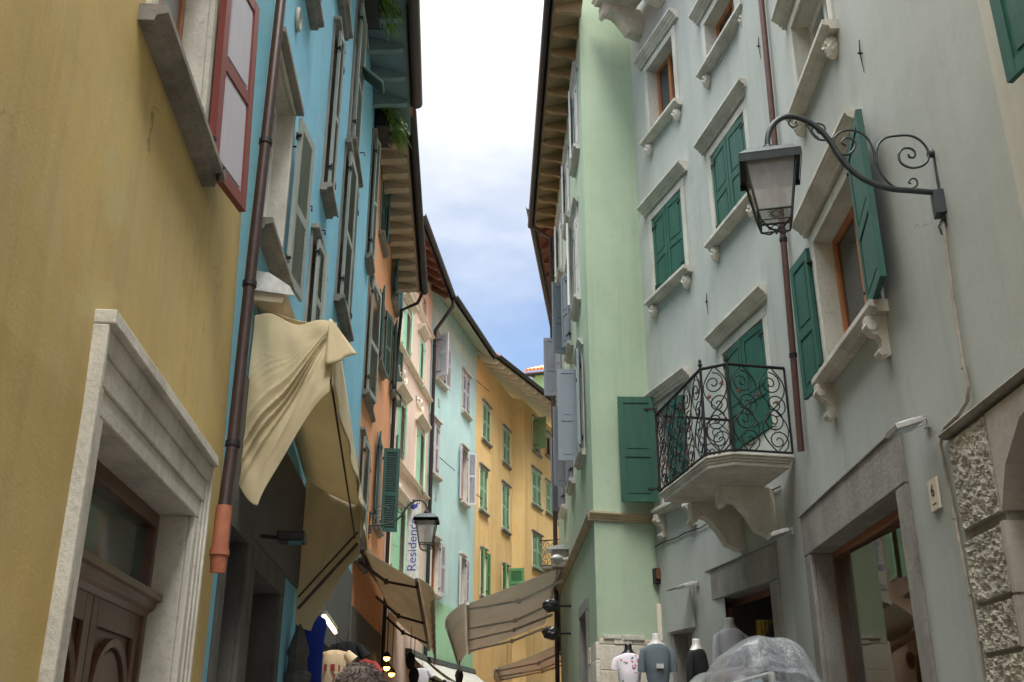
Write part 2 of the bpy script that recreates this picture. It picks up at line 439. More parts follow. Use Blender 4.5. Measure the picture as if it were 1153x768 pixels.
def head_mesh(mb, F, s):
    """little carved face: hair curls, brow, nose, lips, chin, tapering down"""
    def g(x, z, cx, cz, sx_, sz_): return math.exp(-((x-cx)/sx_)**2 - ((z-cz)/sz_)**2)
    def fn(u, v):
        th = (u-.5)*2*math.pi; ph = (v-.5)*math.pi
        x = math.cos(ph)*math.sin(th); y = math.cos(ph)*math.cos(th); z = math.sin(ph)
        f = max(0, y)**.5; d = 0
        if y > 0:
            d += .42*g(x,z,0,-.04,.15,.22)+.24*g(x,z,0,.26,.55,.09)+.18*g(x,z,0,-.40,.24,.07)+.24*g(x,z,0,-.72,.28,.16)
            d -= .34*g(x,z,.32,.06,.19,.12)+.34*g(x,z,-.32,.06,.19,.12)+.16*g(x,z,0,-.28,.3,.045)+.18*g(x,z,0,-.53,.34,.07)
            d += .06*g(x,z,.42,-.2,.2,.2)+.06*g(x,z,-.42,-.2,.2,.2)
        hair = max(0, min(1, (z-.38)*4)) + max(0, min(1, (abs(x)-.66)*4))
        d += min(1, hair)*(.16+.18*math.sin(th*8)*math.sin(ph*10))
        w_ = .74*(1-.26*max(0,-z)); r = 1+d*f if hair < .01 else 1+d
        return F.p(x*w_*r*s, s*.45+y*s*.85*r, z*s*1.45*(1+.1*d))
    mb.grid(fn, 44, 36)
def scroll_bracket(mb, F, w, h, p):
    pts = [(0,0),(p,0),(p,-h*.12),(p*.92,-h*.2),(p*.97,-h*.32),(p*.8,-h*.42),(p*.5,-h*.46),(p*.36,-h*.6),(p*.42,-h*.78),(p*.55,-h*.86),(p*.5,-h*.97),(p*.28,-h),(0,-h*.92)]
    mb.prof(F, -w/2, w/2, pts)
    for y, z, r in ((p*.78,-h*.22,h*.13),(p*.40,-h*.85,h*.10)):
        mb.tube([F.p(-w/2-.012, y, z), F.p(w/2+.012, y, z)], r, 12)
def window(house, W, LB=None, RT=None, rect=None, depth=.18, sur=.10, surm='clean_stone', proud=.025, top='flat', sill='stone', sillm=None,
           frame='brown_wood', pane='dark_glass', shut=(), smat='green_paint', style='panel', corbel=None, sill_ext=.06, sill_d=.13, mull=True,
           cmat=None, sur_bottom=False, sillh=.07, corn=(.22,.17), lift=0, revm=None, pmat=None, rail=.45, shd=None):
    if rect is None:
        a, za = W.pix(*LB); b, zb = W.pix(*RT)
        if sill: za = W.pix(*LB, sill_d)[1]
        rect = (min(a,b), max(a,b), min(za,zb), max(za,zb))
    s0, s1, z0, z1 = rect
    W.holes.append((s0, s1, z0, z1)); cmat = cmat or surm; sillm = sillm or surm
    mb = MB(); D = -depth
    # reveal lining
    for q in ((s0,s0,1),(s1,s1,-1)):
        mb.add([W.p(q[0],0,z0), W.p(q[0],D,z0), W.p(q[0],D,z1), W.p(q[0],0,z1)], [(0,1,2,3)])
    mb.add([W.p(s0,0,z1), W.p(s1,0,z1), W.p(s1,D,z1), W.p(s0,D,z1)], [(0,1,2,3)])
    mb.add([W.p(s0,0,z0), W.p(s1,0,z0), W.p(s1,D,z0), W.p(s0,D,z0)], [(0,1,2,3)])
    if sur:
        mb.box(W, s0-sur, s0, -.01, proud, z0, z1); mb.box(W, s1, s1+sur, -.01, proud, z0, z1)
        mb.box(W, s0-sur-.004, s1+sur+.004, -.01, proud+.003, z1, z1+sur)
        if sur_bottom: mb.box(W, s0-sur-.004, s1+sur+.004, -.01, proud+.003, z0-sur, z0)
    win = mb.build('window', surm, house, bev=.004, recalc=False)
    # joinery
    f = .065; fm = MB(); dd = D+.015
    for q in ((s0, s0+f, z0, z1), (s1-f, s1, z0, z1), (s0+f, s1-f, z0, z0+f), (s0+f, s1-f, z1-f, z1)):
        fm.box(W, q[0], q[1], dd, dd+.06, q[2], q[3])
    if mull:
        c = (s0+s1)/2; fm.box(W, c-.045, c+.045, dd+.002, dd+.068, z0+f, z1-f)
    fm.build('frame', frame, win, bev=.005)
    MB().box(W, s0+f-.002, s1-f+.002, dd+.015, dd+.03, z0+f-.002, z1-f+.002).build('pane', pane, win)
    if sill:
        sl = MB(); e = sill_ext + sur
        sl.prof(W, s0-e, s1+e, [(-.02,z0-sillh*1.5-.002),(sill_d*.55,z0-sillh*1.5),(sill_d*.62,z0-sillh),(sill_d,z0-sillh*.8),(sill_d,z0-.004),(-.02,z0-.002)])
        sl.build('sill', sillm, win, bev=.006)
    zt = z1 + (sur if sur else 0)
    if top == 'cornice':
        cn = MB(); h, p = corn; e = sur + .10
        cn.prof(W, s0-e-.03, s1+e+.03, [(b, zt+.006+lift+c) for b, c in CORN(h, p)])
        for q in (0, 1): pass
        cn.build('cornice', cmat, win, bev=.005)
    elif top == 'slab':
        cn = MB(); cn.box(W, s0-sur-.05, s1+sur+.05, -.02, .10, zt+.004, zt+.06); cn.build('cornice', cmat, win, bev=.005)
    if corbel:
        for q in (s0-sur*.3, s1+sur*.3):
            cb = MB()
            if corbel == 'head': head_mesh(cb, Frame(W.p(q, 0, z0-sillh*1.5-.115), W.a, W.b), .085)
            else: scroll_bracket(cb, Frame(W.p(q, 0, z0-sillh*1.5-.004), W.a, W.b), .10, .36, .16)
            cb.build('corbel', 'white_stone', win)
    wl = s1 - s0
    for spec in shut:
        side, ang = spec[0], spec[1]; fr = spec[2] if len(spec) > 2 else .5; m = spec[3] if len(spec) > 3 else smat
        w = wl * fr - .006
        dv = shd if shd is not None else (-.012 if ang < 8 else proud + .03)
        hs = s0+.003 if side == 'N' else s1-.003
        if ang > 100: hs = s0-.012 if side == 'N' else s1+.012
        leaf(win, W, hs, dv, 1 if side == 'N' else -1, ang, w, z0+.015, z1-.012, m, style, pmat=pmat, rail=rail)
    return win, rect
def eave(house, W, s0, s1, zw, zg, over, soff, rmat, gut='dark_metal', n=10, rw=.10, rh=.12, gr=.09, kind='rafter', roofback=3.5, gx=(0,0)):
    """sloping eave: roof slab, one rafter per bay, gutter along the edge"""
    mb = MB(); t = .10; sl = (zg - zw) / over
    zb = zw - sl * roofback * .9
    mb.prof(W, s0, s1, [(0,zw),(over,zg),(over,zg+t),(-roofback*.0,zw+t+.02),(-roofback,zb+t),(-roofback,zb-.02),(-.02,zw-.01)])
    rf = mb.build('roof', [soff], house)
    tl = MB()
    tl.prof(W, s0, s1, [(over+.05,zg+t+.003),(over+.05,zg+t+.05),(-roofback,zb+t+.12),(-roofback,zb+t+.004),(-.0,zw+t+.024)])
    tl.build('tiles', 'roof_tile', rf)
    for k in range(n):
        c = s0 + (s1-s0) * (k+.5) / n
        b = MB()
        if kind == 'rafter':
            b.prof(W, c-rw/2, c+rw/2, [(-.02,zw-rh),(over*.80,zg-(zg-zw)*.2-rh*.95),(over*.93,zg-(zg-zw)*.07-rh*.5),(over*.95,zg-(zg-zw)*.05-.002),(-.02,zw-.004)])
        else:   # shaped stone/plaster bracket with an ogee underside
            pts = [(-.02, zw-.004), (over*.92, zg-.004-(zg-zw)*.08)]
            q = []
            for i in range(11):
                x = i/10; q.append((over*.92*(1-x), (zg-(zg-zw)*(.08+.92*0)*1) - .05 - rh*(.25+.75*(x+.16*math.sin(x*2*math.pi*1.0)))))
            pts += [(b_, c_) for b_, c_ in q]
            b.prof(W, c-rw/2, c+rw/2, pts)
        b.build('rafter', rmat, rf)
    g = MB(); m = 8
    out = [(over+.02+gr-gr*math.cos(math.pi*i/m), zg+t*.6-gr*math.sin(math.pi*i/m)) for i in range(m+1)]
    inn = [(over+.02+gr-(gr-.012)*math.cos(math.pi*i/m), zg+t*.6-(gr-.012)*math.sin(math.pi*i/m)) for i in range(m, -1, -1)]
    g.prof(W, s0-.02+gx[0], s1+.02+gx[1], out+inn)
    g.build('gutter', gut, rf)
    f = MB(); f.box(W, s0+gx[0], s1+gx[1], over+.002, over+.022, zg-.05, zg+t+.02); f.build('fascia', gut, rf)
    return rf
def pipe(house, pts, r, mat, n=10, clamps=(), cm='iron', name='drainpipe'):
    mb = MB(); mb.tube(pts, r, n)
    mb.m = 1
    for i in clamps:
        a = V(pts[0]).lerp(V(pts[-1]), i) if isinstance(i, float) else V(pts[i])
        d = (V(pts[-1]) - V(pts[0])).normalized()
        mb.tube([a - d*.02, a + d*.02], r*1.22, n)
    return mb.build(name, [mat, cm], house)
def text(s, F, h, mat, parent, th=.004, name='lettering', align='CENTER', sx=1.0):
    """F.a = reading direction, F.c = up, F.b = towards the reader"""
    cu = bpy.data.curves.new('t', 'FONT'); cu.body = s; cu.size = h; cu.extrude = th; cu.align_x = align; cu.align_y = 'CENTER'
    ob = bpy.data.objects.new('t', cu); COL.objects.link(ob)
    dg = bpy.context.evaluated_depsgraph_get(); me = bpy.data.meshes.new_from_object(ob.evaluated_get(dg))
    COL.objects.unlink(ob); bpy.data.objects.remove(ob)
    o0 = parent_loc(parent)
    for v in me.vertices: v.co = F.p(v.co.x * sx, v.co.z, v.co.y) - o0
    me.materials.clear(); me.materials.append(MATS[mat])
    o = bpy.data.objects.new(name, me); COL.objects.link(o); o.parent = parent
    return o
# ================================================================== GROUND AND SKY
g = MB(); g.add([(-300,-300,-.02),(300,-300,-.02),(300,400,-.02),(-300,400,-.02)], [(0,1,2,3)])
tag(g.build('ground', 'paving'), None, None, kind='structure')
g = MB(); g.add([(-1.4,-8,0),(2.9,-8,0),(3.3,12,0),(2.2,16,0),(1.3,24,0),(2.5,34,0),(6,46,0),(4,50,0),(0,40,0),(-2.6,29,0),(-3.1,22,0),(-2.4,8,0)], [list(range(12))])
tag(g.build('street', 'paving'), None, None, kind='structure')
# walls -----------------------------------------------------------
pY0, pY1 = (-.97,-6), (-2.125,7.35)
B0 = pY1; B1 = (-2.85,18.35); O1 = (-2.956,23.65); P1 = (-2.45,28.8); T1 = (-1.263,34.15); A1 = (0,39.1); A2 = (.5,39.5); A3 = (3.93,50)
WY = Wall(pY0, pY1, 'L'); WB = Wall(B0, B1, 'L'); WO = Wall(B1, O1, 'L'); WP = Wall(O1, P1, 'L'); WT = Wall(P1, T1, 'L')
WA = Wall(T1, A1, 'L'); WA2 = Wall(A1, A2, 'L'); WA3 = Wall(A2, A3, 'L')
WC = Wall((2.53,-6), (2.92,5.15), 'R'); W3 = Wall((2.92,5.15), (3.15,11.68), 'R'); W2 = Wall((3.15,11.68), (2.77,13.58), 'R')
W1 = Wall((2.77,13.58), (2.185,15.5), 'R'); WGF = Wall((2.185,15.5), (1.23,15.2), 'R'); WGS = Wall((1.23,15.2), (1.07,23.2), 'R')
WR2 = Wall((1.10,23.2), (2.3,34), 'R'); WR3 = Wall((2.3,34), (7,46), 'R')
def hsroot(name, W, label): return thing(name, (W.o.x, W.o.y, 0), label, 'house')
# ================================================================== YELLOW HOUSE (left, nearest)
H = hsroot('house', WY, 'yellow plastered house with a stone framed arched-panel wooden door, nearest on the left')
# door
a0, zt0 = WY.pix(112, 469); a1, zt1 = WY.pix(216, 584)
ds0, ds1, dz = a0, a1, (zt0+zt1)/2
WY.holes.append((ds0, ds1, -.05, dz))
dep = .27
fr = MB()
for a, sg in ((ds0,-1),(ds1,1)):
    for k, (w0, w1, p) in enumerate(((0,.09,.022),(.09,.15,.034),(.15,.20,.046),(.20,.235,.06))):
        x0, x1 = a+sg*w0, a+sg*w1
        fr.box(WY, min(x0,x1), max(x0,x1), -.02, p, 0, dz + (0,.12,.26,.38)[k])
for k, (w0, w1, p) in enumerate(((0,.12,.024),(.12,.26,.036),(.26,.38,.05),(.38,.45,.085))):
    e_ = (.09,.15,.20,.238)[k]; fr.box(WY, ds0-e_, ds1+e_, -.02, p, dz+w0, dz+w1)
# reveal lining
fr.box(WY, ds0-.05, ds0, -dep-.05, -.02, 0, dz); fr.box(WY, ds1, ds1+.05, -dep-.05, -.02, 0, dz); fr.box(WY, ds0-.05, ds1+.05, -dep-.05, -.02, dz, dz+.05)
DF = fr.build('door_frame', 'white_stone', H, bev=.008)
tr = dz - .62
def arched(mb, F, a0, a1, z0, z1, b0, b1, ring=.05):
    """raised arched moulding with a recessed field"""
    c = (a0+a1)/2; r = (a1-a0)/2; n = 12
    outer = [(a0,z0)] + [(c-r*math.cos(math.pi*i/n), z1-r*1.0+r*math.sin(math.pi*i/n)) for i in range(n+1)] + [(a1,z0)]
    r2 = r-ring
    inner = [(a0+ring,z0+ring)] + [(c-r2*math.cos(math.pi*i/n), z1-r+r2*math.sin(math.pi*i/n)) for i in range(n+1)] + [(a1-ring,z0+ring)]
    m = len(outer)
    vs = [F.p(a,b1,z) for a,z in outer] + [F.p(a,b1-.008,z) for a,z in inner] + [F.p(a,b0,z) for a,z in outer] + [F.p(a,b0,z) for a,z in inner]
    fs = []
    for i in range(m):
        j = (i+1) % m
        fs += [(i,j,m+j,m+i), (i,2*m+i,2*m+j,j), (m+i,m+j,3*m+j,3*m+i)]
    mb.add(vs, fs)
    mb.prism([F.p(a*1.0,b0,z) for a,z in [((a0+ring+.03 if a<c else a1-ring-.03) if z==z0+ring else c+(a-c)*(r2-.03)/r2, (z+.03) if z==z0+ring else z-.02) for a,z in inner]], F.b*(.016))
D = MB(); D.box(WY, ds0+.06, ds1-.06, -dep-.02, -dep+.02, 0, tr); wd = (ds1-ds0-.12)/2
door = D.build('door', 'door_wood', H)
for k in (0,1):
    q = MB(); x0 = ds0+.06+k*wd; F = WY
    for (u0,u1,c0,c1) in ((.006,.11,0,tr-.004),(wd-.11,wd-.006,0,tr-.004),(.11,wd-.11,.0,.22),(.11,wd-.11,tr-.16,tr-.004),(.11,wd-.11,.95,1.1)):
        q.box(F, x0+u0, x0+u1, -dep+.022, -dep+.05, c0, c1)
    arched(q, F, x0+.13, x0+wd-.13, 1.13, tr-.19, -dep+.021, -dep+.062)
    arched(q, F, x0+.13, x0+wd-.13, .26, .93, -dep+.021, -dep+.062)
    q.build('door_leaf', 'door_wood', door, bev=.004)
fm = MB()
for q in ((ds0,ds0+.06,0,dz),(ds1-.06,ds1,0,dz),(ds0+.06,ds1-.06,dz-.09,dz)): fm.box(WY, q[0],q[1],-dep,-dep+.07,q[2],q[3])
fm.prof(WY, ds0-.0+.002, ds1-.002, [(-dep-.02,tr-.02),(-dep+.06,tr-.02),(-dep+.08,tr+.01),(-dep+.11,tr+.03),(-dep+.12,tr+.07),(-dep+.15,tr+.08),(-dep+.15,tr+.12),(-dep-.02,tr+.13)])
fm.build('transom', 'brown_wood' if False else 'door_wood', door, bev=.004)
MB().box(WY, ds0+.058, ds1-.058, -dep-.01, -dep+.01, tr+.12, dz-.088).build('pane', 'green_glass', door)
# upper window with red shutter
sa, sz = WY.pix(250, 190); sfar = sa
wz0 = 5.17
s1w = WY.pix(258, 212, .17)[0] + .02
win, rc = window(H, WY, rect=(s1w-1.25, s1w, wz0, wz0+1.75), depth=.24, sur=.12, surm='white_stone', proud=.03, sill='stone', sillm='sill_stone', sillh=.07, sill_d=.15, sill_ext=.10,
   frame='brown_wood', pane='pale_glass', shut=(), style='panel')
leaf(win, WY, rc[1]+.07, .07, -1, 168, .60, rc[2]-.05, rc[3]-.02, 'red_paint', 'panel', t=.05, pmat='lavender_paint', rail=.5)
# shutter dog
mb = MB(); p = WY.p(rc[1]+.12, 0, rc[2]-.06); mb.tube([p, p+WY.b*.13, p+WY.b*.15+V((0,0,.05))], .012, 6); mb.tube([p+WY.b*.12-V((0,0,.05)), p+WY.b*.12+V((0,0,.07))], .012, 6); mb.build('shutter_catch', 'iron', win)
facade(H, [WY], 12.5, 'yellow_plaster')
YH = H
eave(H, WY, 0, WY.L-.02, 12.5, 12.3, .7, 'eave_tan', 'eave_wood', n=14)
# ================================================================== BLUE HOUSE
H = hsroot('house', WB, 'sky blue rendered house with grey louvred shutters, second on the left')
GL = dict(surm='grey_stone', sillm='sill_stone', smat='grey_green_paint', style='louver', sur=.07, frame='white_paint', sill_d=.15, shd=.085)
# B1 tall near window, one shutter folded back
s1, z1 = WB.pix(322, 100); s1b, z0b = WB.pix(304, 292)
def wb(LB, RT, **k):
    kk = dict(GL); kk.update(k); return window(H, WB, LB, RT, **kk)
wb((290,262), (324,100), rect=(.25, 1.35, z0b, z1), shut=(('F', 173, .5),), surm='white_stone', cmat='grey_stone', top='slab', depth=.22, pane='pale_glass')
wb((366,160), (380,60), shut=(('N',5,.56),('F',7,.52)), top='slab')
wb((380,292), (397,222), shut=(('N',3),('F',3)), top='slab')
wb((395,103), (408,55), shut=(('N',3),), top='slab')
wb((344,352), (359,300), shut=(('N',5),('F',9)), top='slab')
wb((410,405), (421,350), shut=(('N',8),('F',5)), top='slab')
wb((414,242), (421,170), shut=(('N',14),('F',8)), top='slab')
wb((399,605), (412,515), shut=(('N',3),('F',3)), top='slab')
# top row just entering the frame
for px, py in ((345,8),(383,26)):
    s, z = WB.pix(px, py); wb(None, None, rect=(s-.75, s+.25, z+.1, z+1.6), shut=(('N',3),('F',3)))
# ventilation ring and shutter hooks
s, z = WB.pix(334, 22)
mb = MB(); mb.tube([WB.p(s+.09*math.cos(t*math.pi/10), .02, z+.11*math.sin(t*math.pi/10)) for t in range(21)], .022, 8); mb.box(WB, s-.08, s+.08, .002, .012, z-.09, z+.09); mb.build('vent', 'white_stone', H)
hk = [(389,39),(330,165),(372,240),(404,172),(357,259),(341,232)]
for px, py in hk:
    p = WB.P(px, py, 0); mb = MB(); mb.tube([p, p+WB.b*.10, p+WB.b*.10-V((0,0,.06))], .011, 6); mb.build('shutter_hook', 'iron', H)
# ground floor openings
for (y0, y1, zt, dp, nm) in ((.30,1.05,3.15,.5,'shop_doorway'),(1.45,2.95,3.0,.65,'doorway')):
    WB.holes.append((y0, y1, -.05, zt))
    mb = MB()
    mb.box(WB, y0-.16, y0, -.01, .03, 0, zt); mb.box(WB, y1, y1+.22, -.01, .03, 0, zt); mb.box(WB, y0-.163, y1+.223, -.01, .034, zt, zt+.22)
    mb.box(WB, y0-.05, y0, -dp, -.01, 0, zt); mb.box(WB, y1, y1+.05, -dp, -.01, 0, zt); mb.box(WB, y0-.05, y1+.05, -dp, -.01, zt, zt+.05)
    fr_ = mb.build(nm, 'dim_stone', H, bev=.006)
    MB().box(WB, y0, y1, -dp-.02, -dp+.02, 0, zt).build('door', 'dark_glass', fr_)
F = Frame(WB.p(2.949, -.28, 2.10), -WB.b, -WB.a)
text('11a', Frame(F.o, WB.b, -WB.a), .17, 'iron', H, name='house_number')
# a long shop opening under the awning
WB.holes.append((4.6, 10.4, -.05, 2.9))
mb = MB(); mb.box(WB, 4.4, 4.6, -.8, .03, 0, 2.9); mb.box(WB, 10.4, 10.6, -.8, .03, 0, 2.9); mb.box(WB, 4.4, 10.6, -.8, .035, 2.9, 3.15)
for x in (6.4, 8.4): mb.box(WB, x-.14, x+.14, -.6, .0, 0, 2.9)
mb.box(WB, 4.45, 10.9, -.01, .034, 3.16, 4.4)  # dark board added so the blue wall below the awnings stays dim
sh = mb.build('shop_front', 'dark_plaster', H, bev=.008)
MB().box(WB, 4.6, 10.4, -.84, -.8, 0, 2.9).build('shop_window', 'dark_glass', sh)
facade(H, [WB], 13.7, 'blue_plaster')
eave(H, WB, -.0, WB.L, 13.72, 13.55, .72, 'eave_tealish', 'eave_tealish', n=13, kind='bracket', rh=.11, rw=.13, gr=.12, gut='brown_metal', gx=(0,-1.15))
pp = [WB.P(328,-70,.12), WB.P(316.5,0,.12), WB.P(299,160,.12), WB.P(281,320,.12), WB.P(262,500,.12), WB.P(252,572,.12)]
pipe(H, pp, .044, 'brown_metal', 12, (2,3,4))
mb = MB(); q = [WB.P(252.5,570,.12), WB.P(248,610,.12), WB.P(247,622,.12), WB.P(245,645,.12)]
mb.tube(q, [.055,.055,.062,.05], 12); mb.tube([q[2]-V((0,0,.02)), q[2]+V((0,0,.02))], .068, 12); mb.build('drainpipe_foot', 'terracotta', H)
# ================================================================== ORANGE HOUSE
H = hsroot('house', WO, 'narrow orange house with dark green and teal shutters beside the blue house')
def wo(px, py, z_h=1.5, w=.9, **k):
    s, z = WO.pix(px, py); kk = dict(surm='grey_stone', sillm='sill_stone', sur=.08, frame='white_paint', smat='teal_paint', style='louver'); kk.update(k)
    return window(H, WO, rect=(s, s+w, z, z+z_h), **kk)
wo(427,262, shut=(('N',6),('F',12)), smat='teal_paint')
wo(441,335, z_h=1.6, shut=(('N',166),('F',168)), smat='teal_paint')
wo(424,405, z_h=1.55, shut=(('N',168),('F',168)), smat='dark_green_paint')
wo(439,440, z_h=1.7, shut=(('N',168),('F',168)), smat='dark_green_paint')
wo(420,590, z_h=1.9, shut=(('N',172),('F',96,.42)), smat='dark_green_paint')
wo(436,560, z_h=1.7, shut=(('N',6),('F',12)), smat='teal_paint')
MB().box(WO, .05, WO.L-.1, -.01, .036, 2.98, 3.9).build('fascia', 'dark_plaster', H)  # added dark board: puts the gloom below the awning into the wall colour
for (y0, y1) in ((.5,2.3),(2.9,4.8)):
    WO.holes.append((y0, y1, -.05, 2.8)); mb = MB(); mb.box(WO, y0-.12, y0, -.5, .03, 0, 2.8); mb.box(WO, y1, y1+.12, -.5, .03, 0, 2.8); mb.box(WO, y0-.12, y1+.12, -.5, .034, 2.8, 2.95)
    sh = mb.build('shop_front', 'dark_plaster', H, bev=.006); MB().box(WO, y0, y1, -.52, -.48, 0, 2.8).build('shop_window', 'dark_glass', sh)
facade(H, [WO], 13.4, 'orange_plaster')
WOE = Wall((-2.775,17.2), O1, 'L'); WOE.a = (V((O1[0],O1[1],12.45))-V((-2.775,17.2,13.95))).normalized(); LO = 6.62
WOE.o.z = 13.95; dz_ = 13.95
eave(H, WOE, 1.15, LO, .0, -.12, .60, 'eave_tan', 'eave_tan', n=12, kind='bracket', rh=.08, rw=.16, gr=.10, gut='dark_metal', gx=(-1.15,0))
p = WO.p(WO.L, .66, 12.3)
pipe(H, [p, p-WO.b*.1-V((0,0,.25)), p-WO.b*.5-V((0,0,.45)), p-WO.b*.58-V((0,0,2)) , p-WO.b*.58-V((0,0,12.5))], .045, 'dark_metal', 8)
# ================================================================== PINK HOUSE
H = hsroot('house', WP, 'pale pink house with stucco reliefs and mint shutters')
def wp(LB, RT, **k):
    kk = dict(surm='relief_plaster', sur=.08, frame='white_paint', smat='pale_green_paint', style='plank', top='cornice', corn=(.2,.2), sill=None, lift=.08); kk.update(k)
    return window(H, WP, LB, RT, **kk)
wp((451.5,390),(461.5,359), shut=(('N',4),('F',14)))
wp((470,432),(476,389), shut=(('N',4),('F',10)))
wp((444.5,508),(455,461), shut=(('N',4),('F',14)))
wp((466.5,549),(476.5,493), shut=(('N',4),('F',12)))
wp((438,645),(455,580), shut=(('N',6),('F',12)))
window(H, WP, (475.5,353),(479.5,341), sur=.04, surm='pink_plaster', sill=None, frame='white_paint', mull=False)
def ledge(W, px, py, parent, mat, prf=(.10,.12)):
    s, z = W.pix(px, py); MB().prof(W, 0, W.L, [(b-.001, z+c) for b, c in CORN(*prf)]).build('ledge', mat, parent)
    return z
zl1 = ledge(WP, 451, 397, H, 'relief_plaster'); zl2 = ledge(WP, 441, 516, H, 'relief_plaster'); ledge(WP, 461, 331, H, 'relief_plaster')
for zc in (zl1-.45, zl2-.5):
    for sc in (1.2, 3.6):
        mb = MB()
        for sg in (-1,1):
            mb.tube([WP.p(sc+sg*(.08+.035*t)*math.cos(t*.8)+sg*.18, .012, zc+(.035*t)*math.sin(t*.8)) for t in range(9)], .03, 6)
            mb.tube([WP.p(sc+sg*.05*t, .012, zc-.12+.05*math.sin(t*1.4)) for t in range(9)], .025, 6)
        mb.tube([WP.p(sc, .01, zc-.05), WP.p(sc,.05,zc), WP.p(sc,.01,zc+.05)], .07, 8)
        mb.build('stucco_relief', 'relief_plaster', H)
for (y0, y1) in ((.5,2.0),(2.6,4.6)):
    WP.holes.append((y0, y1, -.05, 2.7)); mb = MB(); mb.box(WP, y0-.12, y0, -.5, .03, 0, 2.7); mb.box(WP, y1, y1+.12, -.5, .03, 0, 2.7); mb.box(WP, y0-.12, y1+.12, -.5, .034, 2.7, 2.85)
    sh = mb.build('shop_front', 'grey_stone', H, bev=.006); MB().box(WP, y0, y1, -.52, -.48, 0, 2.7).build('shop_window', 'dark_glass', sh)
facade(H, [WP], 14.9, 'pink_plaster')
eave(H, WP, -.1, WP.L+.1, 14.85, 14.45, .55, 'eave_wood', 'eave_wood', n=8, rh=.18, rw=.13, gr=.08, gut='dark_metal')
# ================================================================== TEAL HOUSE
H = hsroot('house', WT, 'pale aqua house with white-grey shutters and a green painted ground floor')
def wt(LB, RT, **k):
    kk = dict(surm='white_stone', sillm='white_stone', sur=.07, frame='orange_wood', smat='lilac_grey_paint', style='louver', top='slab', rail=.55); kk.update(k)
    return window(H, WT, LB, RT, **kk)
wt((490.5,420),(500.5,389), shut=(('N',115,.5),('F',172,.5)))
wt((520.5,457),(528.5,428), shut=(('N',3),('F',3)))
wt((483.5,526),(494.5,480), shut=(('N',3),('F',3)))
wt((518,560),(525.5,510), shut=(('N',172,.5),('F',105,.4)))
wt((484.5,664),(494,611), shut=(('F',172,.55),))
wt((517,680),(523,630), shut=(('N',172,.5),('F',172,.5)))
for px, py in ((494,454),(490.5,558),(489,690)):
    s, z = WT.pix(px, py); MB().box(WT, s-.08, s+.08, .002, .015, z-.12, z+.12).build('vent', 'grey_metal', H)
zb = WT.pix(490, 676)[1]
for px, py in ((495,515),(527,548),(536,428)):
    p = WT.P(px, py, .05); m = MB(); m.tube([p, p+WT.b*.42+WT.a*.25-V((0,0,.38))], .012, 5); m.build('shutter_stay', 'iron', H)
WT.holes.append((1.3, 4.2, -.05, 2.7)); mb = MB(); mb.box(WT, 1.15, 1.3, -.5, .03, 0, 2.7); mb.box(WT, 4.2, 4.35, -.5, .03, 0, 2.7); mb.box(WT, 1.15, 4.35, -.5, .034, 2.7, 2.85)
sh = mb.build('shop_front', 'eave_wood', H, bev=.006); MB().box(WT, 1.3, 4.2, -.52, -.48, 0, 2.7).build('shop_window', 'shop_glow', sh)
MB().box(WT, .0, WT.L, .0, .03, 3.6, 3.72).build('ledge', 'grey_stone', H)
facade(H, [WT], 14.9, ['teal_plaster','mint_plaster'], bands=[(zb,1)])
eave(H, WT, 0, WT.L, 14.85, 14.45, .62, 'eave_pale', 'eave_pale', n=0, gr=.08, gut='dark_metal')
g0 = WT.p(.1,.62,14.45)
pc = WT.p(.02, .10, 0)
pipe(H, [g0, g0-V((0,0,.25)), V((pc.x,pc.y,13.4))+ (g0-pc)*.25*0, V((pc.x,pc.y,12.9)), V((pc.x,pc.y,.1))], .055, 'dark_metal', 8, (3,), name='drainpipe')
# ================================================================== AMBER HOUSE
H = hsroot('house', WA, 'golden yellow house with sage green shutters stepping round the street bend')
def wa(W, LB, RT, **k):
    kk = dict(surm='relief_plaster', sillm='grey_stone', sur=.05, frame='brown_wood', smat='sage_paint', style='louver', top='slab', cmat='grey_stone', sill_d=.1, rail=.5); kk.update(k)
    return window(H, W, LB, RT, **kk)
cl = (('N',3),('F',3))
wa(WA,(543,490),(551.5,462), shut=cl); wa(WA,(566,516),(573.5,489), shut=cl)
wa(WA,(539.5,570),(548.5,532), shut=cl); wa(WA,(565,592),(573,551), shut=cl)
wa(WA,(540.5,668),(546.5,622), shut=(('N',150,.5),('F',172,.5)), smat='grass_paint', pane='pale_glass')
wa(WA,(565.5,668),(571.5,640), shut=(('N',150,.5),('F',85,.8)), smat='grass_paint')
wa(WA3,(600,504),(607.5,478), shut=(('N',95,.55),), smat='sage_paint')
wa(WA3,(614.5,509),(621,494), shut=())
wa(WA3,(599,564),(608.5,535), shut=cl); wa(WA3,(614.5,574),(623,549), shut=cl)
wa(WA3,(599.5,636),(609.5,606), shut=cl)
for (y0,y1) in ((.8,2.2),(3.0,4.4)):
    WA.holes.append((y0, y1, -.05, 2.6)); mb = MB(); mb.box(WA, y0-.12, y0, -.5, .03, 0, 2.6); mb.box(WA, y1, y1+.12, -.5, .03, 0, 2.6); mb.box(WA, y0-.12, y1+.12, -.5, .034, 2.6, 2.75)
    sh = mb.build('shop_front', 'grey_stone', H, bev=.006); MB().box(WA, y0, y1, -.52, -.48, 0, 2.6).build('shop_window', 'dark_glass', sh)
facade(H, [WA, WA2, WA3], 14.7, 'amber_plaster', backdepth=5)
WE = Wall(T1, (3.6,45.2), 'L')
eave(H, WE, 0, WE.L, 14.75, 14.45, .75, 'eave_pale', 'relief_plaster', n=20, rh=.2, rw=.14, gr=.09, gut='dark_metal')
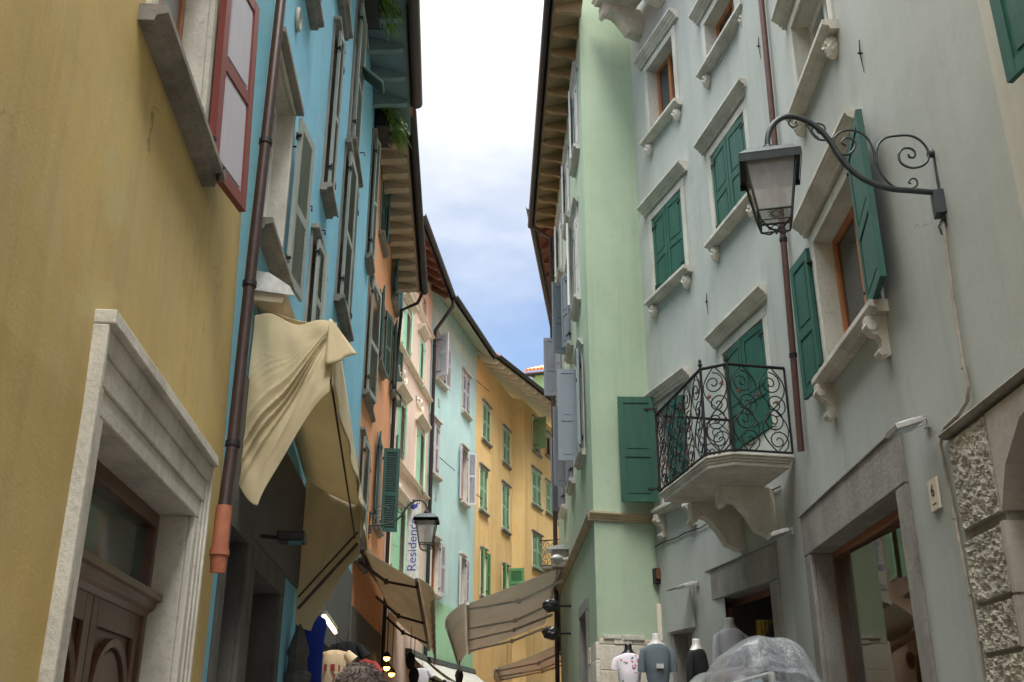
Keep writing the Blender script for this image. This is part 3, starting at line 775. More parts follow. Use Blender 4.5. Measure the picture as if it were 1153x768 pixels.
# small iron balcony with plants on the far section
def rail_tubes(mb, pts, r=.012):
    mb.tube(pts, r, 6)
def spiral(c, eu, ev, r0, turns, a0, sg=1, n=22):
    out = []
    for i in range(n+1):
        t = i/n; a = a0 + sg*turns*2*math.pi*t; r = r0*(1-t*.86)
        out.append(c + eu*(r*math.cos(a)) + ev*(r*math.sin(a)))
    return out
def scroll_panel(mb, p0, p1, z0, z1, bays, r=.009):
    """wrought iron panel between two plan points: posts, S scrolls, rosettes"""
    p0, p1 = V((p0[0],p0[1],0)), V((p1[0],p1[1],0)); e = (p1-p0); L = e.length; e.normalize(); k = V((0,0,1)); h = z1-z0
    for b in (0, bays):
        q = p0 + e*(L*b/bays); mb.tube([q+k*z0, q+k*z1], r*1.25, 6)
    bw = L/bays
    for b in range(bays):
        c = p0 + e*(bw*(b+.5)); R0 = min(bw*.40, h*.15)
        for sg, zc in ((1, z0+h*.80),(-1, z0+h*.55),(1, z0+h*.36),(-1, z0+h*.13)):
            q = c + k*zc + e*(bw*.06*sg)
            mb.tube(spiral(q, e, k, R0, 1.7, math.pi/2*(1 if sg>0 else -1), sg), r*.8, 5)
        pts = []
        for i in range(25):
            t = i/24; pts.append(c + e*(bw*.44*math.sin(t*2*math.pi*1.0)) + k*(z0+h*t))
        mb.tube(pts, r*.85, 5)
        pts = [c - e*(bw*.44*math.sin(i/24*2*math.pi)) + k*(z0+h*i/24) for i in range(25)]
        mb.tube(pts, r*.7, 5)
    mb.tube([p0+k*z0, p1+k*z0], r*1.4, 6); mb.tube([p0+k*z1, p1+k*z1], r*2.0, 8)
bz = WA3.pix(610, 637)[1]; sA = WA3.pix(611, 620)[0]
mb = MB(); q0, q1, q2, q3 = WA3.p(sA-.2,0,0), WA3.p(sA-.2,.8,0), WA3.p(sA+1.6,.8,0), WA3.p(sA+1.6,0,0)
mb.prism([V((q.x,q.y,bz-.12)) for q in (q0,q1,q2,q3)], (0,0,.1)); mb.m = 1
for a, b in ((q0,q1),(q1,q2),(q2,q3)): scroll_panel(mb, a, b, bz, bz+1.0, 2 if (b-a).length < 1 else 4, .012)
mb.build('balcony', ['grey_stone','iron'], H)
# ================================================================== HOUSES FURTHER ROUND THE BEND
def simple_house(W, label, z, mat, soff, over=.6):
    h = hsroot('house', W, label)
    for zz in (3.6, 6.6, 9.6):
        for s in (1.2, 4.0, 6.8):
            if s+1 < W.L: window(h, W, rect=(s, s+.95, zz, zz+1.5), surm='grey_stone', sur=.07, shut=(('N',170),('F',170)), smat='blue_grey_paint')
    facade(h, [W], z, mat)
    eave(h, W, 0, W.L, z-.05, z-.45, over, soff, 'eave_wood', n=12, rh=.16)
    return h
simple_house(WR2, 'house with terracotta-brown eaves just past the green house on the right', 15.0, 'pink_plaster', 'eave_wood', .55)
WF = Wall((1.2,56), (8,54), 'L')
h = hsroot('house', WF, 'distant pale green house whose orange tiled roof shows above the golden house')
window(h, WF, rect=(1.0,2.0,18.6,19.8), surm='grey_stone', sur=.06, shut=cl, smat='sage_paint')
facade(h, [WF], 21.7, 'mint_plaster', backdepth=8)
eave(h, WF, -.3, WF.L+.5, 21.7, 21.45, .8, 'eave_wood', 'eave_wood', n=10)
mb = MB()
for k in range(34):
    s = -.3 + k*.22; mb.prof(WF, s, s+.19, [(.9,21.66),(.9,21.76),(-4,23.8),(-4,23.6)]); mb.tube([WF.p(s+.2,.92,21.76), WF.p(s+.2,-4,23.8)], .07, 6)
mb.build('roof_tiles', 'roof_tile', h)
simple_house(WR3, 'last grey house on the right where the street curves away', 15.3, 'gray_plaster', 'eave_wood')
# ================================================================== GREEN HOUSE (right)
H = hsroot('house', WGS, 'pale green corner house with a stone footing and blue-grey shutters')
def wg(LB, RT, **k):
    kk = dict(surm='clean_stone', sur=.10, frame='white_paint', smat='slate_grey_paint', top='cornice', corn=(.12,.10), sill_d=.12); kk.update(k)
    return window(H, WGS, LB, RT, **kk)
def gsrow(pxn, pyb, pyt, w=.95):
    s, zb_ = WGS.pix(pxn, pyb); _, zt_ = WGS.pix(pxn, pyt); return s, zb_, zt_
rows = [((653,340),(653,250)), ((653.5,214),(653.5,100)), ((652,530),(652,432))]
for (c, r_i, z0, z1, sh, sm) in ((1.15,0,6.15,7.85,(('N',170),('F',88)),'blue_grey_paint'),(3.3,0,6.2,7.8,(('N',12),('F',60)),'slate_grey_paint'),(5.5,0,6.2,7.8,(('N',14),('F',40)),'slate_grey_paint'),
    (1.3,1,9.0,10.7,(('N',6),('F',20)),'white_paint'),(3.0,1,8.8,10.35,(('N',20),('F',60)),'blue_grey_paint'),(5.5,1,8.8,10.2,(('N',14),('F',92)),'slate_grey_paint'),
    (.7,2,11.7,13.2,(('N',6),('F',12)),'white_paint'),(2.9,2,11.5,12.9,(('N',6),('F',12)),'white_paint'),(5.2,2,11.4,12.7,(('N',6),('F',14)),'white_paint')):
    wg(None, None, rect=(c, c+.7, z0, z1), shut=sh, smat=sm)
# side door with grey surround
WGS.holes.append((1.4, 2.5, -.05, 3.6)); mb = MB()
mb.box(WGS, 1.25, 1.4, -.2, .04, 0, 3.6); mb.box(WGS, 2.5, 2.65, -.2, .04, 0, 3.6); mb.box(WGS, 1.247, 2.653, -.2, .045, 3.6, 3.78)
dr = mb.build('doorway', 'grey_stone', H, bev=.006); MB().box(WGS, 1.4, 2.5, -.2, -.16, 0, 3.6).build('door', 'slate_grey_paint', dr)
zm = 4.75
for W in (WGF, WGS):
    MB().prof(W, -.0, W.L+(.0 if W is WGS else .1), [(b-.001, zm+c) for b, c in CORN(.13, .10)]).build('moulding', 'mould_stone', H)
zs = 3.05
mb = MB()
for W, s0, s1 in ((WGF, .0, WGF.L-.02), (WGS, -.02, 1.2)):
    z = 0.0; rr = random.Random(3)
    while z < zs-.05:
        hgt = min(rr.uniform(.22,.36), zs-z); s = s0
        while s < s1-.02:
            w_ = min(rr.uniform(.28,.6), s1-s)
            if s1-s-w_ < .12: w_ = s1-s
            mb.box(W, s+.004, s+w_-.004, -.03, .018+rr.uniform(0,.02), z+.004, z+hgt-.004); s += w_
        z += hgt
mb.build('stone_base', 'rubble_stone', H, bev=.012)
mb = MB(); mb.box(WGF, 0, WGF.L, -.02, .012, 0, zs); mb.build('mortar_bed', 'mould_stone', H)
mb = MB(); mb.box(WGF, .28, .62, .0, .05, zs-.02, zs+.05); mb.box(WGF, .64, .92, .0, .045, zs-.01, zs+.045); mb.build('string_course', 'white_stone', H, bev=.006)
facade(H, [WGF, WGS], 15.9, 'green_plaster', backdepth=2.5)
eave(H, WGS, -.7, WGS.L, 14.05, 13.95, .50, 'eave_ochre', 'eave_ochre', n=14, kind='bracket', rh=.15, rw=.09, gr=.075, gut='dark_metal', roofback=.03)
p = WGS.p(WGS.L-.1, .5, 13.9); q = WGS.p(WGS.L-.1, .09, 13.6)
pipe(H, [p, q, V((q.x,q.y,.2))], .05, 'brown_metal', 8)
s, z = WGF.pix(738.5, 650)
# ================================================================== GREY HOUSE (right)
H = hsroot('house', W3, 'grey rendered house with green panelled shutters and an iron scroll balcony, large on the right')
def wgx(W, LB, RT, **k):
    kk = dict(surm='clean_stone', cmat='white_stone', sillm='white_stone', sur=.12, frame='orange_wood', smat='green_paint', top='cornice', corbel='head', corn=(.17,.16), sill_d=.15, depth=.24, lift=.05); kk.update(k)
    return window(H, W, LB, RT, **kk)
wgx(W1, (733,143),(757,40))
wgx(W1, (739,326),(767,212), shut=(('N',3),('F',3)))
wgx(W1, (748,566),(772,444), shut=(('N',8),), corbel='scroll')
wgx(W2, (797,60),(833,-40), mull=True)
wgx(W2, (807.5,256),(838,125), shut=(('N',3),('F',3)))
wgx(W2, (824,512),(860,358), shut=(('N',3),('F',3)), corbel=None, sill=None, rail=.36)
r3 = (W3.pix(978,340,.15)[0]+.17, W3.pix(933,395)[0], W3.pix(920,418,.15)[1], W3.pix(920,242)[1]-.22)
w3, r3 = wgx(W3, None, None, rect=r3, shut=(), corbel='scroll', frame='orange_wood')
s0_, s1_, z0_, z1_ = r3
leaf(w3, W3, s1_+.12, .05, -1, 174, .52, z0_-.06, z1_, 'green_paint', 'panel', t=.04)
leaf(w3, W3, s0_+.10, .05, 1, 171, .72, z0_+.0, z1_+.10, 'green_paint', 'panel', t=.05)
wgx(W3, (900,88),(924,-60), corbel='head', frame='white_paint', pane='pale_glass')  # pale pane colour stands in for reflected sky
# leaf of the lowest far window swung out across the green house front
s_, z_ = W1.pix(741, 560)
mbF = W1
wn = H
zA = aty(717, 565, 15.1).z; zB = aty(717, 447, 15.1).z
pL = aty(697, 505, 15.12); pR = aty(738.5, 505, 15.12)
FL = Frame((pR.x, pR.y, 0), (pL.x-pR.x, pL.y-pR.y, 0), (0,-1,0))
class _W: pass
fw = Wall((pR.x,pR.y), (pL.x, pL.y-.02), 'R')
leaf(H, fw, 0, 0, 1, 0, (V((pL.x,pL.y,0))-V((pR.x,pR.y,0))).length, zA, zB, 'leaf_green_paint', 'panel', t=.045)
for W in (W1, W2):
    m = MB(); L_ = W.L; m.tube([W.p(L_*t/8, .018, 4.42+.012*math.sin(t*2.1)) for t in range(9)], .008, 5); m.build('cable', 'iron', H)
# round vent, hairline iron, pipe
s, z = W2.pix(812, 62); mb = MB(); F = Frame(W2.p(s, 0, z), W2.a, V((0,0,1)), W2.b); mb.lathe(F, [(.10,0),(.10,.02),(.085,.025),(.08,.012),(.001,.012)], 20); mb.build('vent', 'grey_metal', H)
pp = [W3.P(850,-80,.06), W3.P(857,0,.06), W3.P(873,167,.06), W3.P(882,270,.06), W3.P(893,400,.06), W3.P(902,508,.06)]
pipe(H, pp, .037, 'red_brown_metal', 10, (2,3,4))
for (px, py, l) in ((971,60,.0),(856,52,.0),(797,340,0)):
    W = W3 if px > 850 else W2; p = W.P(px, py, 0); mb = MB(); mb.tube([p+W.b*.01+V((0,0,.14)), p+W.b*.02, p+W.b*.01-V((0,0,.20))], [.004,.008,.002], 6); mb.tube([p, p+W.b*.04], .009, 6); mb.build('wall_hook', 'iron', H)
# ground floor stone portals
def portal(W, TL, TR, sur, label, dz=0, name='shop_front', fill='shop_glass', frame='brown_wood', depth=.28, stm='grey_stone', lint=.45, botz=0.0, frw=.07):
    a, za = W.pix(*TL); b, zb_ = W.pix(*TR); s0, s1 = min(a,b), max(a,b); zt = (za+zb_)/2
    W.holes.append((s0, s1, -.05, zt)); mb = MB()
    mb.box(W, s0-sur, s0, -.02, .03, 0, zt-.004); mb.box(W, s1, s1+sur, -.02, .03, 0, zt-.004)
    mb.box(W, s0-sur-.002, s1+sur+.002, -.02, .034, zt, zt+lint)
    mb.box(W, s0-.04, s0, -depth, -.02, 0, zt); mb.box(W, s1, s1+.04, -depth, -.02, 0, zt); mb.box(W, s0-.04, s1+.04, -depth, -.02, zt, zt+.04)
    o = mb.build(name, stm, H, bev=.01)
    f = MB(); f.box(W, s0, s0+frw, -depth, -depth+.08, 0, zt); f.box(W, s1-frw, s1, -depth, -depth+.08, 0, zt); f.box(W, s0+frw, s1-frw, -depth, -depth+.08, zt-frw, zt)
    f.build('frame', frame, o, bev=.005)
    if fill:
        tl_ = .085 if fill == 'shop_pane' else 0
        MB().prism([W.p(s0+frw-.002,-depth+.005,0), W.p(s1-frw+.002,-depth+.005+tl_,0), W.p(s1-frw+.002,-depth+.005+tl_,zt-frw), W.p(s0+frw-.002,-depth+.005,zt-frw)], W.b*.006).build('pane', fill, o)
    MB().prof(W, s0-sur-.02, s1+sur+.02, [(0,zt+lint),(.05,zt+lint),(.05,zt+lint+.012),(0,zt+lint+.03)]).build('ledge', 'grey_stone', o)
    return o, (s0, s1, zt)
por1, pr1 = portal(W3, (915,622), (1012,553), .24, '', stm='grey_stone', lint=.42, fill='shop_pane')
s0_, s1_, zt_ = pr1; rm = MB()
for q in (((s0_-.3,-1.9),(s1_+.9,-1.9)), ((s0_-.3,-.29),(s0_-.3,-1.9)), ((s1_+.9,-.29),(s1_+.9,-1.9))):
    rm.add([W3.p(*q[0],0), W3.p(*q[1],0), W3.p(*q[1],zt_+.3), W3.p(*q[0],zt_+.3)], [(0,1,2,3)])
rm.add([W3.p(s0_-.3,-.29,zt_+.3), W3.p(s1_+.9,-.29,zt_+.3), W3.p(s1_+.9,-1.9,zt_+.3), W3.p(s0_-.3,-1.9,zt_+.3)], [(0,1,2,3)])
rm.build('shop_room', 'room_plaster', por1, recalc=False)
sf = MB()
for z_ in (.9, 1.5, 2.1): sf.box(W3, s0_, s1_+.8, -1.85, -1.45, z_, z_+.03)
sf.build('shelf', 'door_wood', por1)
por2, pr2 = portal(W2, (800,684), (868,648), .22, '', fill=None, frame='eave_wood', depth=.30, lint=.40)
MB().box(W2, pr2[0]-.1, pr2[1]+.1, -1.6, -1.5, 0, 3.5).build('back_room', 'door_wood', por2)
por3, pr3 = portal(W1, (760,716), (781,708), .08, '', fill='dark_glass', frame='grey_metal', lint=.62)
MB().box(W1, pr3[0]-.1, pr3[1]+.12, .02, .06, pr3[2]+.03, pr3[2]+.60).build('roller_box', 'gray_plaster', por3, bev=.006)
GH = H
for W in (W3, W2, W1): eave(H, W, -.0, W.L, 18.5, 18.3, .7, 'eave_pale', 'eave_pale', n=6)
# upper stone balcony on brackets (only its underside shows at the top edge)
s, z = W1.pix(735, 8)
def balcony(W, pts, z, br, h=1.03, rail=True, brh=.55, thick=.13, bays=(1,1,5,2), bays_r=.010, brp=.62):
    """pts = plan outline from wall round to wall"""
    c = sum((V((p[0],p[1],0)) for p in pts), V((0,0,0))) / len(pts)
    mb = MB()
    for (i0, i1, k) in ((0, .35, .95), (.35, .55, .97), (.55, .8, .99), (.8, 1.0, 1.02)):
        ring = [c + (V((p[0],p[1],0))-c)*k for p in pts]
        mb.prism([V((q.x,q.y,z-thick+thick*i0)) for q in ring], (0,0,thick*(i1-i0)-.0005))
    b = mb.build('balcony', 'white_stone', GH, bev=.006)
    for (s, w_) in br:
        q = MB(); p_ = brp; hh = brh
        q.prof(W, s-w_/2, s+w_/2, [(0,z-thick-.002),(p_,z-thick-.002),(p_,z-thick-.22),(p_*.93,z-thick-.26),(p_*.84,z-thick-.17),(p_*.68,z-thick-.20),(p_*.5,z-thick-.34),(p_*.34,z-thick-.52),(p_*.26,z-thick-hh*.92),(p_*.12,z-thick-hh),(0,z-thick-hh)])
        q.build('bracket', 'white_stone', b, bev=.01)
    if rail:
        m = MB()
        for i in range(len(pts)-1):
            scroll_panel(m, pts[i], pts[i+1], z+.03, z+h, bays[i], bays_r)
        for p in pts[1:-1]:
            m.tube([V((p[0],p[1],z)), V((p[0],p[1],z+h+.03))], .016, 8)
            m.lathe(Frame((p[0],p[1],z+h+.02), (1,0,0), (0,1,0)), [(.001,0),(.018,.01),(.028,.03),(.012,.055),(.022,.075),(.001,.11)], 10)
        m.m = 1
        rr = random.Random(5)
        for i in range(len(pts)-1):
            a, bb = V((*pts[i],0)), V((*pts[i+1],0)); n = max(2, int((bb-a).length/.22))
            for k in range(n):
                q = a.lerp(bb, (k+.5)/n) + V((0,0,z+.2+rr.random()*.65))
                for t in range(5):
                    an = t*2*math.pi/5; e = (bb-a).normalized()
                    m.tube([q, q+e*.03*math.cos(an)+V((0,0,.03*math.sin(an)))], [.012,.006], 5)
        m.build('railing', ['iron','rust'], b)
    return b
BZ = 4.59
balcony(W2, [(3.11,10.95),(2.43,10.80),(2.16,10.98),(1.88,12.72),(2.92,12.95)], BZ, [(.30,.16),(1.22,.16)], bays=(2,1,5,2), brp=.68, brh=.58)
balcony(W1, [(2.75,13.7),(1.9,13.45),(1.45,14.9),(2.18,15.15)], 14.15, [(.6,.22),(1.55,.22)], rail=False, brp=.75)
# cream neighbour at the right edge
H = hsroot('house', WC, 'cream house with a dark green shutter at the right edge of the view')
sq, zq = WC.pix(1150, 135)
window(H, WC, rect=(WC.L-1.9, WC.L-.93, zq+.06, zq+1.7), shut=(('N',172),('F',168)), surm='clean_stone', depth=.2)
WC.holes.append((8.6, 10.2, -.05, 2.6))
mb = MB(); mb.box(WC, 8.5, 8.6, -.4, .02, 0, 2.6); mb.box(WC, 10.2, 10.3, -.4, .02, 0, 2.6); mb.box(WC, 8.5, 10.3, -.4, .024, 2.6, 2.8); sh = mb.build('doorway', 'grey_stone', H)
MB().box(WC, 8.6, 10.2, -.4, -.36, 0, 2.6).build('door', 'door_wood', sh)
facade(H, [WC], 15.0, 'cream_plaster')
eave(H, WC, 0, WC.L, 15, 14.8, .7, 'eave_pale', 'eave_pale', n=12)
# rusticated stone portal on the grey house, near end
pe, zp = W3.pix(1072, 500); zp = 3.53
P = MB(); rr = random.Random(11)
cuts = [0, .32, .62, .98, 1.36, 1.72, 2.02, 2.22, 2.42, 2.75]
cuts = [0,.35,.75,1.15,1.55,1.88,2.12,2.42,2.85]
for z0, z1 in zip(cuts[:-1], cuts[1:]):
    P.m = 0
    s1r = pe-.03; s0r = pe-.62-rr.uniform(-.012,.012)
    # rough face block as a bumpy grid
    def rgh(a, z): 
        return .013*noise.noise(V((a*11,z*11,3)))+.010*noise.noise(V((a*31,z*31,7)))+.006*noise.noise(V((a*80,z*80,1)))
    def rf(u, v, s0r=s0r, s1r=s1r, z0=z0, z1=z1):
        a = s0r+(s1r-s0r)*u; z = z0+.010+(z1-z0-.020)*v; e = min(u,1-u,v,1-v)
        return W3.p(a, (.045+rgh(a,z) if e > .02 else 0), z)
    P.grid(rf, 30, 34, False)
    P.m = 1; P.box(W3, s0r-.05, s0r-.006, -.7, .05, z0+.008, z1-.008)
def rf2(u, v):
    a = pe-.66+(.63)*u; z = 2.88+.62*v; e = min(u,1-u,v,1-v)
    return W3.p(a, (.045+rgh(a,z) if e > .02 else 0), z)
P.m = 0; P.grid(rf2, 34, 50, False)
P.m = 1; P.prism([W3.p(pe-.67,-.7,2.90), W3.p(pe-.67,-.7,3.5), W3.p(.02,-.7,3.5), W3.p(.02,-.7,3.42), W3.p(pe-1.1,-.7,3.34), W3.p(pe-.82,-.7,3.14)], W3.b*.745)
P.m = 2; P.box(W3, pe-.66, pe-.02, -.01, .02, 0, 3.52); P.box(W3, pe-.655, pe-.5, -.7, .0, 0, 2.95)
ps = P.build('stone_portal', ['rough_stone','smooth_stone','mortar'], GH, recalc=False)
W3.holes.append((.05, pe-.64, -.05, 3.3))
MB().box(W3, .0, pe-.62, -.75, -.70, 0, 3.4).build('portal_door', 'door_wood', ps)
MB().prof(W3, .0, pe+.02, [(0,3.53),(.06,3.53),(.08,3.56),(.03,3.60),(0,3.61)]).build('portal_ledge', 'grey_stone', ps, bev=.006)
facade(GH, [W3, W2, W1], 18.5, 'gray_plaster', backdepth=4.5)
# conduit on the grey wall
c = [W3.P(x, y, .025) for x, y in ((1062,252),(1074,340),(1085,413),(1091,432),(1089,452),(1080,466),(1064,481),(1059,500),(1075,582),(1092,668),(1112,780))]
c.append(V((c[-1].x, c[-1].y, .2)))
mb = MB(); mb.tube(c, .013, 8)
for i in (2, 8, 9):
    mb.tube([c[i]-V((0,0,.012)), c[i]+V((0,0,.012))], .02, 8)
for t in (.3,.55,.8): q = c[5].lerp(c[6], t); mb.tube([q, q-W3.b*.03], .015, 6)
mb.build('conduit', 'conduit_paint', GH)
# ================================================================== LAMPS
def lantern(root, F, w, h, mat='lamp_iron', detail=True):
    """four sided street lantern hanging below F.o"""
    def sq(k, z, r=1): return [F.p(x*k, y*k, z) for x, y in ((-1,-1),(1,-1),(1,1),(-1,1))]
    top, bot = w*.52, w*.335; zt, zb_ = -h*.20, -h*.80
    m = MB()   # roof
    m.loft([sq(w*.60, zt-.045), sq(w*.62, zt-.02), sq(w*.46, zt+h*.05), sq(w*.40, zt+h*.075), sq(w*.12, zt+h*.12)], True, False)
    for a in range(4):
        p = sq(w*.62, zt-.035); q, r_ = p[a], p[(a+1)%4]; m.prism([q, r_, r_-V((0,0,.05)), q-V((0,0,.05))], ((F.o-(q+r_)/2)*V((1,1,0))).normalized()*.006 if False else V((0,0,0.0001)))
    m.lathe(Frame(F.p(0,0,0), F.a, F.b), [(.001,-h*.07),(w*.17,-h*.075),(w*.17,-h*.045),(w*.10,-h*.03),(w*.10,-h*.01),(w*.05,h*.0),(w*.045,h*.05)], 14)
    m.build('lamp_roof', mat, root, bev=.003)
    g_ = MB(); g_.loft([sq(bot*.97, zb_), sq(top*.97, zt-.04)], False, False); g_.build('lamp_glass', 'lamp_glass', root)
    fr_ = MB(); a0, a1 = sq(bot, zb_), sq(top, zt-.035)
    for i in range(4):
        fr_.tube([a0[i], a1[i]], w*.025, 4); fr_.tube([a0[i], a0[(i+1)%4]], w*.028, 4); fr_.tube([a1[i], a1[(i+1)%4]], w*.022, 4)
    if detail:
        b1 = sq(bot*.86, -h*.90)
        for i in range(4):
            fr_.tube([a0[i], b1[i]], w*.022, 4); fr_.tube([b1[i], b1[(i+1)%4]], w*.018, 4)
            mid = (a0[i]+a0[(i+1)%4])/2; mb_ = (b1[i]+b1[(i+1)%4])/2; cc = (mid+mb_)/2
            e = (a0[(i+1)%4]-a0[i]).normalized()
            fr_.tube([cc+e*(w*.07*math.cos(t*.7))+V((0,0,w*.06*math.sin(t*.7))) for t in range(10)], w*.012, 4)
            for sgn in (-1,1):
                fr_.tube([cc+e*(sgn*w*.07), cc+e*(sgn*w*.16)+V((0,0,w*.06))], w*.010, 4); fr_.tube([cc+e*(sgn*w*.07), cc+e*(sgn*w*.15)-V((0,0,w*.05))], w*.010, 4)
            fr_.tube([b1[i], F.p(0,0,-h*.93)+(b1[i]-F.p(0,0,-h*.90))*.45-V((0,0,h*.035)), F.p(0,0,-h*.955)], w*.022, 5)
        fr_.lathe(Frame(F.p(0,0,-h), F.a, F.b), [(.001,0),(w*.03,h*.008),(w*.03,h*.022),(w*.012,h*.03),(w*.05,h*.045),(w*.001,h*.06)], 10)
    fr_.build('lamp_frame', mat, root)
    b = MB(); b.lathe(Frame(F.p(0,0,zb_), F.a, F.b), [(.001,0),(w*.09,.001),(w*.09,h*.16),(w*.07,h*.17),(w*.11,h*.24),(w*.10,h*.30),(w*.05,h*.35),(.001,h*.36)], 12); b.build('bulb', 'mannequin_white', root)
def wall_lamp(label, Y, mirror=False, S=lambda x, y: None, mount=None, w=.40, h=.75, group=None, yaw=0.0):
    """S maps reference drawing coords (photo pixels of the near lamp) to world points"""
    rt = thing('street_lamp', mount, label, 'street lamp', group)
    arm = [(1056,217),(1030,215),(1000,212),(975,203),(958,191),(945,176),(935,160),(924,147),(908,136),(892,131),(880,133),(870,141),(865,152),(864,165)]
    k = S(1,0)-S(0,0); k = k.length
    m = MB(); m.tube(smooth([S(*p) for p in arm]), 3.1*k, 10); m.build('arm', 'lamp_iron', rt)
    sc = MB()
    def sp(c, r, turns, a0, sg, rad, end=None):
        pts = []
        for i in range(27):
            t = i/26; a = a0+sg*turns*2*math.pi*t; rr_ = r*(1-.84*t); pts.append(S(c[0]+rr_*math.cos(a), c[1]+rr_*math.sin(a)))
        sc.tube(pts, rad*k, 6)
    # big spiral near the wall, joined down to the arm
    pts = smooth([S(*p) for p in ((1016,214),(1003,208),(992,195),(987,180),(988,165),(996,156),(1010,153),(1025,153),(1037,159),(1045,170),(1045,180),(1038,187),(1026,189),(1015,184),(1012,175),(1016,168),(1024,167),(1030,171),(1029,177),(1024,177),(1023,174))]); sc.tube(pts, 1.35*k, 6)
    pts = smooth([S(*p) for p in ((1012,212),(1024,213),(1032,209),(1032,203),(1027,201),(1023,205),(1026,207))]); sc.tube(pts, 1.1*k, 6)
    pts = smooth([S(*p) for p in ((986,186),(983,168),(975,154),(962,147),(948,148),(939,156),(938,166),(944,173),(954,174),(961,169),(963,161),(958,156),(951,156),(948,161),(953,164))]); sc.tube(pts, 1.3*k, 6)
    pts = smooth([S(*p) for p in ((945,150),(934,157),(922,157),(914,150),(908,139),(900,133),(892,132),(888,138),(892,143),(897,141),(896,137))]); sc.tube(pts, 1.2*k, 6)
    pts = smooth([S(*p) for p in ((922,156),(915,149),(915,141),(921,139),(928,142),(928,148),(922,150),(919,146))]); sc.tube(pts, 1.1*k, 6)
    sc.build('scroll', 'lamp_iron', rt)
    mt = MB(); mt.tube([S(1053,168), S(1057,200), S(1060,218), S(1068,255)], 3.2*k, 8); mt.tube([S(1066,172), S(1071,252)], 2.2*k, 8)
    mt.tube([S(1045,174), S(1066,172)], 4*k, 8)
    q = S(1060,229); ax = (S(1,0)-S(0,0)).normalized(); ay = (S(0,-1)-S(0,0)).normalized(); Fm = Frame(q, (math.cos(yaw),-math.sin(yaw),0), (math.sin(yaw),math.cos(yaw),0))
    mt.box(Fm, -8*k, 9*k, -8*k, 8*k, -14*k, 13*k); mt.tube([S(1068,250), S(1061,247), S(1057,255), S(1061,264)], 1.4*k, 6)
    mt.build('wall_mount', 'lamp_iron', rt, bev=.006)
    q_ = S(864,164); F = Frame(q_, (math.cos(yaw),-math.sin(yaw),0), (math.sin(yaw),math.cos(yaw),0)); lantern(rt, F, w, h)
    return rt
def smooth(p, n=5):
    out = []
    for i in range(len(p)-1):
        a = p[max(i-1,0)]; b = p[i]; c_ = p[i+1]; d = p[min(i+2,len(p)-1)]
        for j in range(n):
            t = j/n; out.append(.5*((2*b)+(c_-a)*t+(2*a-5*b+4*c_-d)*t*t+(3*b-a-3*c_+d)*t**3))
    out.append(p[-1]); return out
YL = 6.15; Z1 = aty(1062,217,YL); kk = .00615*.93
X1 = 2.955
def S1(x, y): return aty(x, y, YL)
wall_lamp('large black lantern on a scrolled iron bracket on the grey wall', YL, S=S1, mount=V((X1,YL,Z1.z)), w=.335, h=.70, yaw=R(13))
sL, zL = WO.pix(415, 594, 0)
pl = WO.p(sL, 0, zL)
def S2(x, y): return aty(415+(1060-x)*.335, 592+(y-217)*.335, pl.y)
wall_lamp('smaller black lantern on a curled bracket beside the vertical white sign', pl.y, S=S2, mount=pl, w=.40, h=.85)
p3 = WR2.p(12.5-2, 0, 4.8)
q = aty(607, 694, 33); 
def S3(x, y): return V((q.x+.3+(x-930)*.0068*1.0, 33, q.z+.7-(y-217)*.0068))
rt = wall_lamp('far lantern just showing above the big beige awning', 33, S=lambda x, y: V((2.19+(x-1066)*.0067, 33, q.z+.55-(y-217)*.0067)), mount=V((2.19,33,q.z+.5)), w=.42, h=.8)
# flood lights
def flood(px0, px1, py, W, label, group='LED floodlights on the grey house'):
    s, z = W.pix(px1, py-2); base = W.p(s, 0, z); rt = thing('floodlight', base, label, 'floodlight', group)
    o = W.p(s, 0, z); out = W.b; F = Frame(o+out*.16-V((0,0,.03)), W.a, (out+V((0,0,-.30))).normalized(), V((0,0,1))+out*.30)
    m = MB(); m.box(F, -.13, .13, -.09, .12, -.018, .022)
    for k_ in range(5): m.box(F, -.09+k_*.04, -.08+k_*.04, -.05, .08, .022, .034)
    m.build('housing', 'white_metal', rt, bev=.006)
    MB().box(F, -.105, .105, -.07, .10, -.022, -.019).build('lens', 'pale_glass', rt)
    m = MB(); m.box(Frame(o, W.a, W.b), -.03, .03, 0, .03, -.04, .04)
    for k_ in (-.105,.105): m.tube([o+W.a*k_*.3+W.b*.02, o+W.a*k_+W.b*.05, o+W.a*k_+W.b*.14], .007, 6)
    m.build('bracket', 'grey_metal', rt)
flood(1005,1045,478,W3,'white floodlight at the top corner of the big stone shop frame')
flood(868,893,600,W3,'white floodlight between the two stone shop frames')
flood(763,786,659,W1,'white floodlight above the small grey shutter box')
# number plate
s, z = W3.pix(1054, 557)
rt = thing('number_plate', W3.p(s,0,z), 'cream house number plate reading 6 beside the conduit', 'house number')
MB().box(W3, s-.085, s+.085, .002, .02, z-.11, z+.11).build('plate', 'relief_plaster', rt, bev=.004)
text('6', Frame(W3.p(s,.021,z+.025), -W3.a, W3.b), .12, 'iron', rt, .002)
MB().box(W3, s-.035, s+.035, .0205, .0215, z-.070, z-.062).build('rule', 'iron', rt)
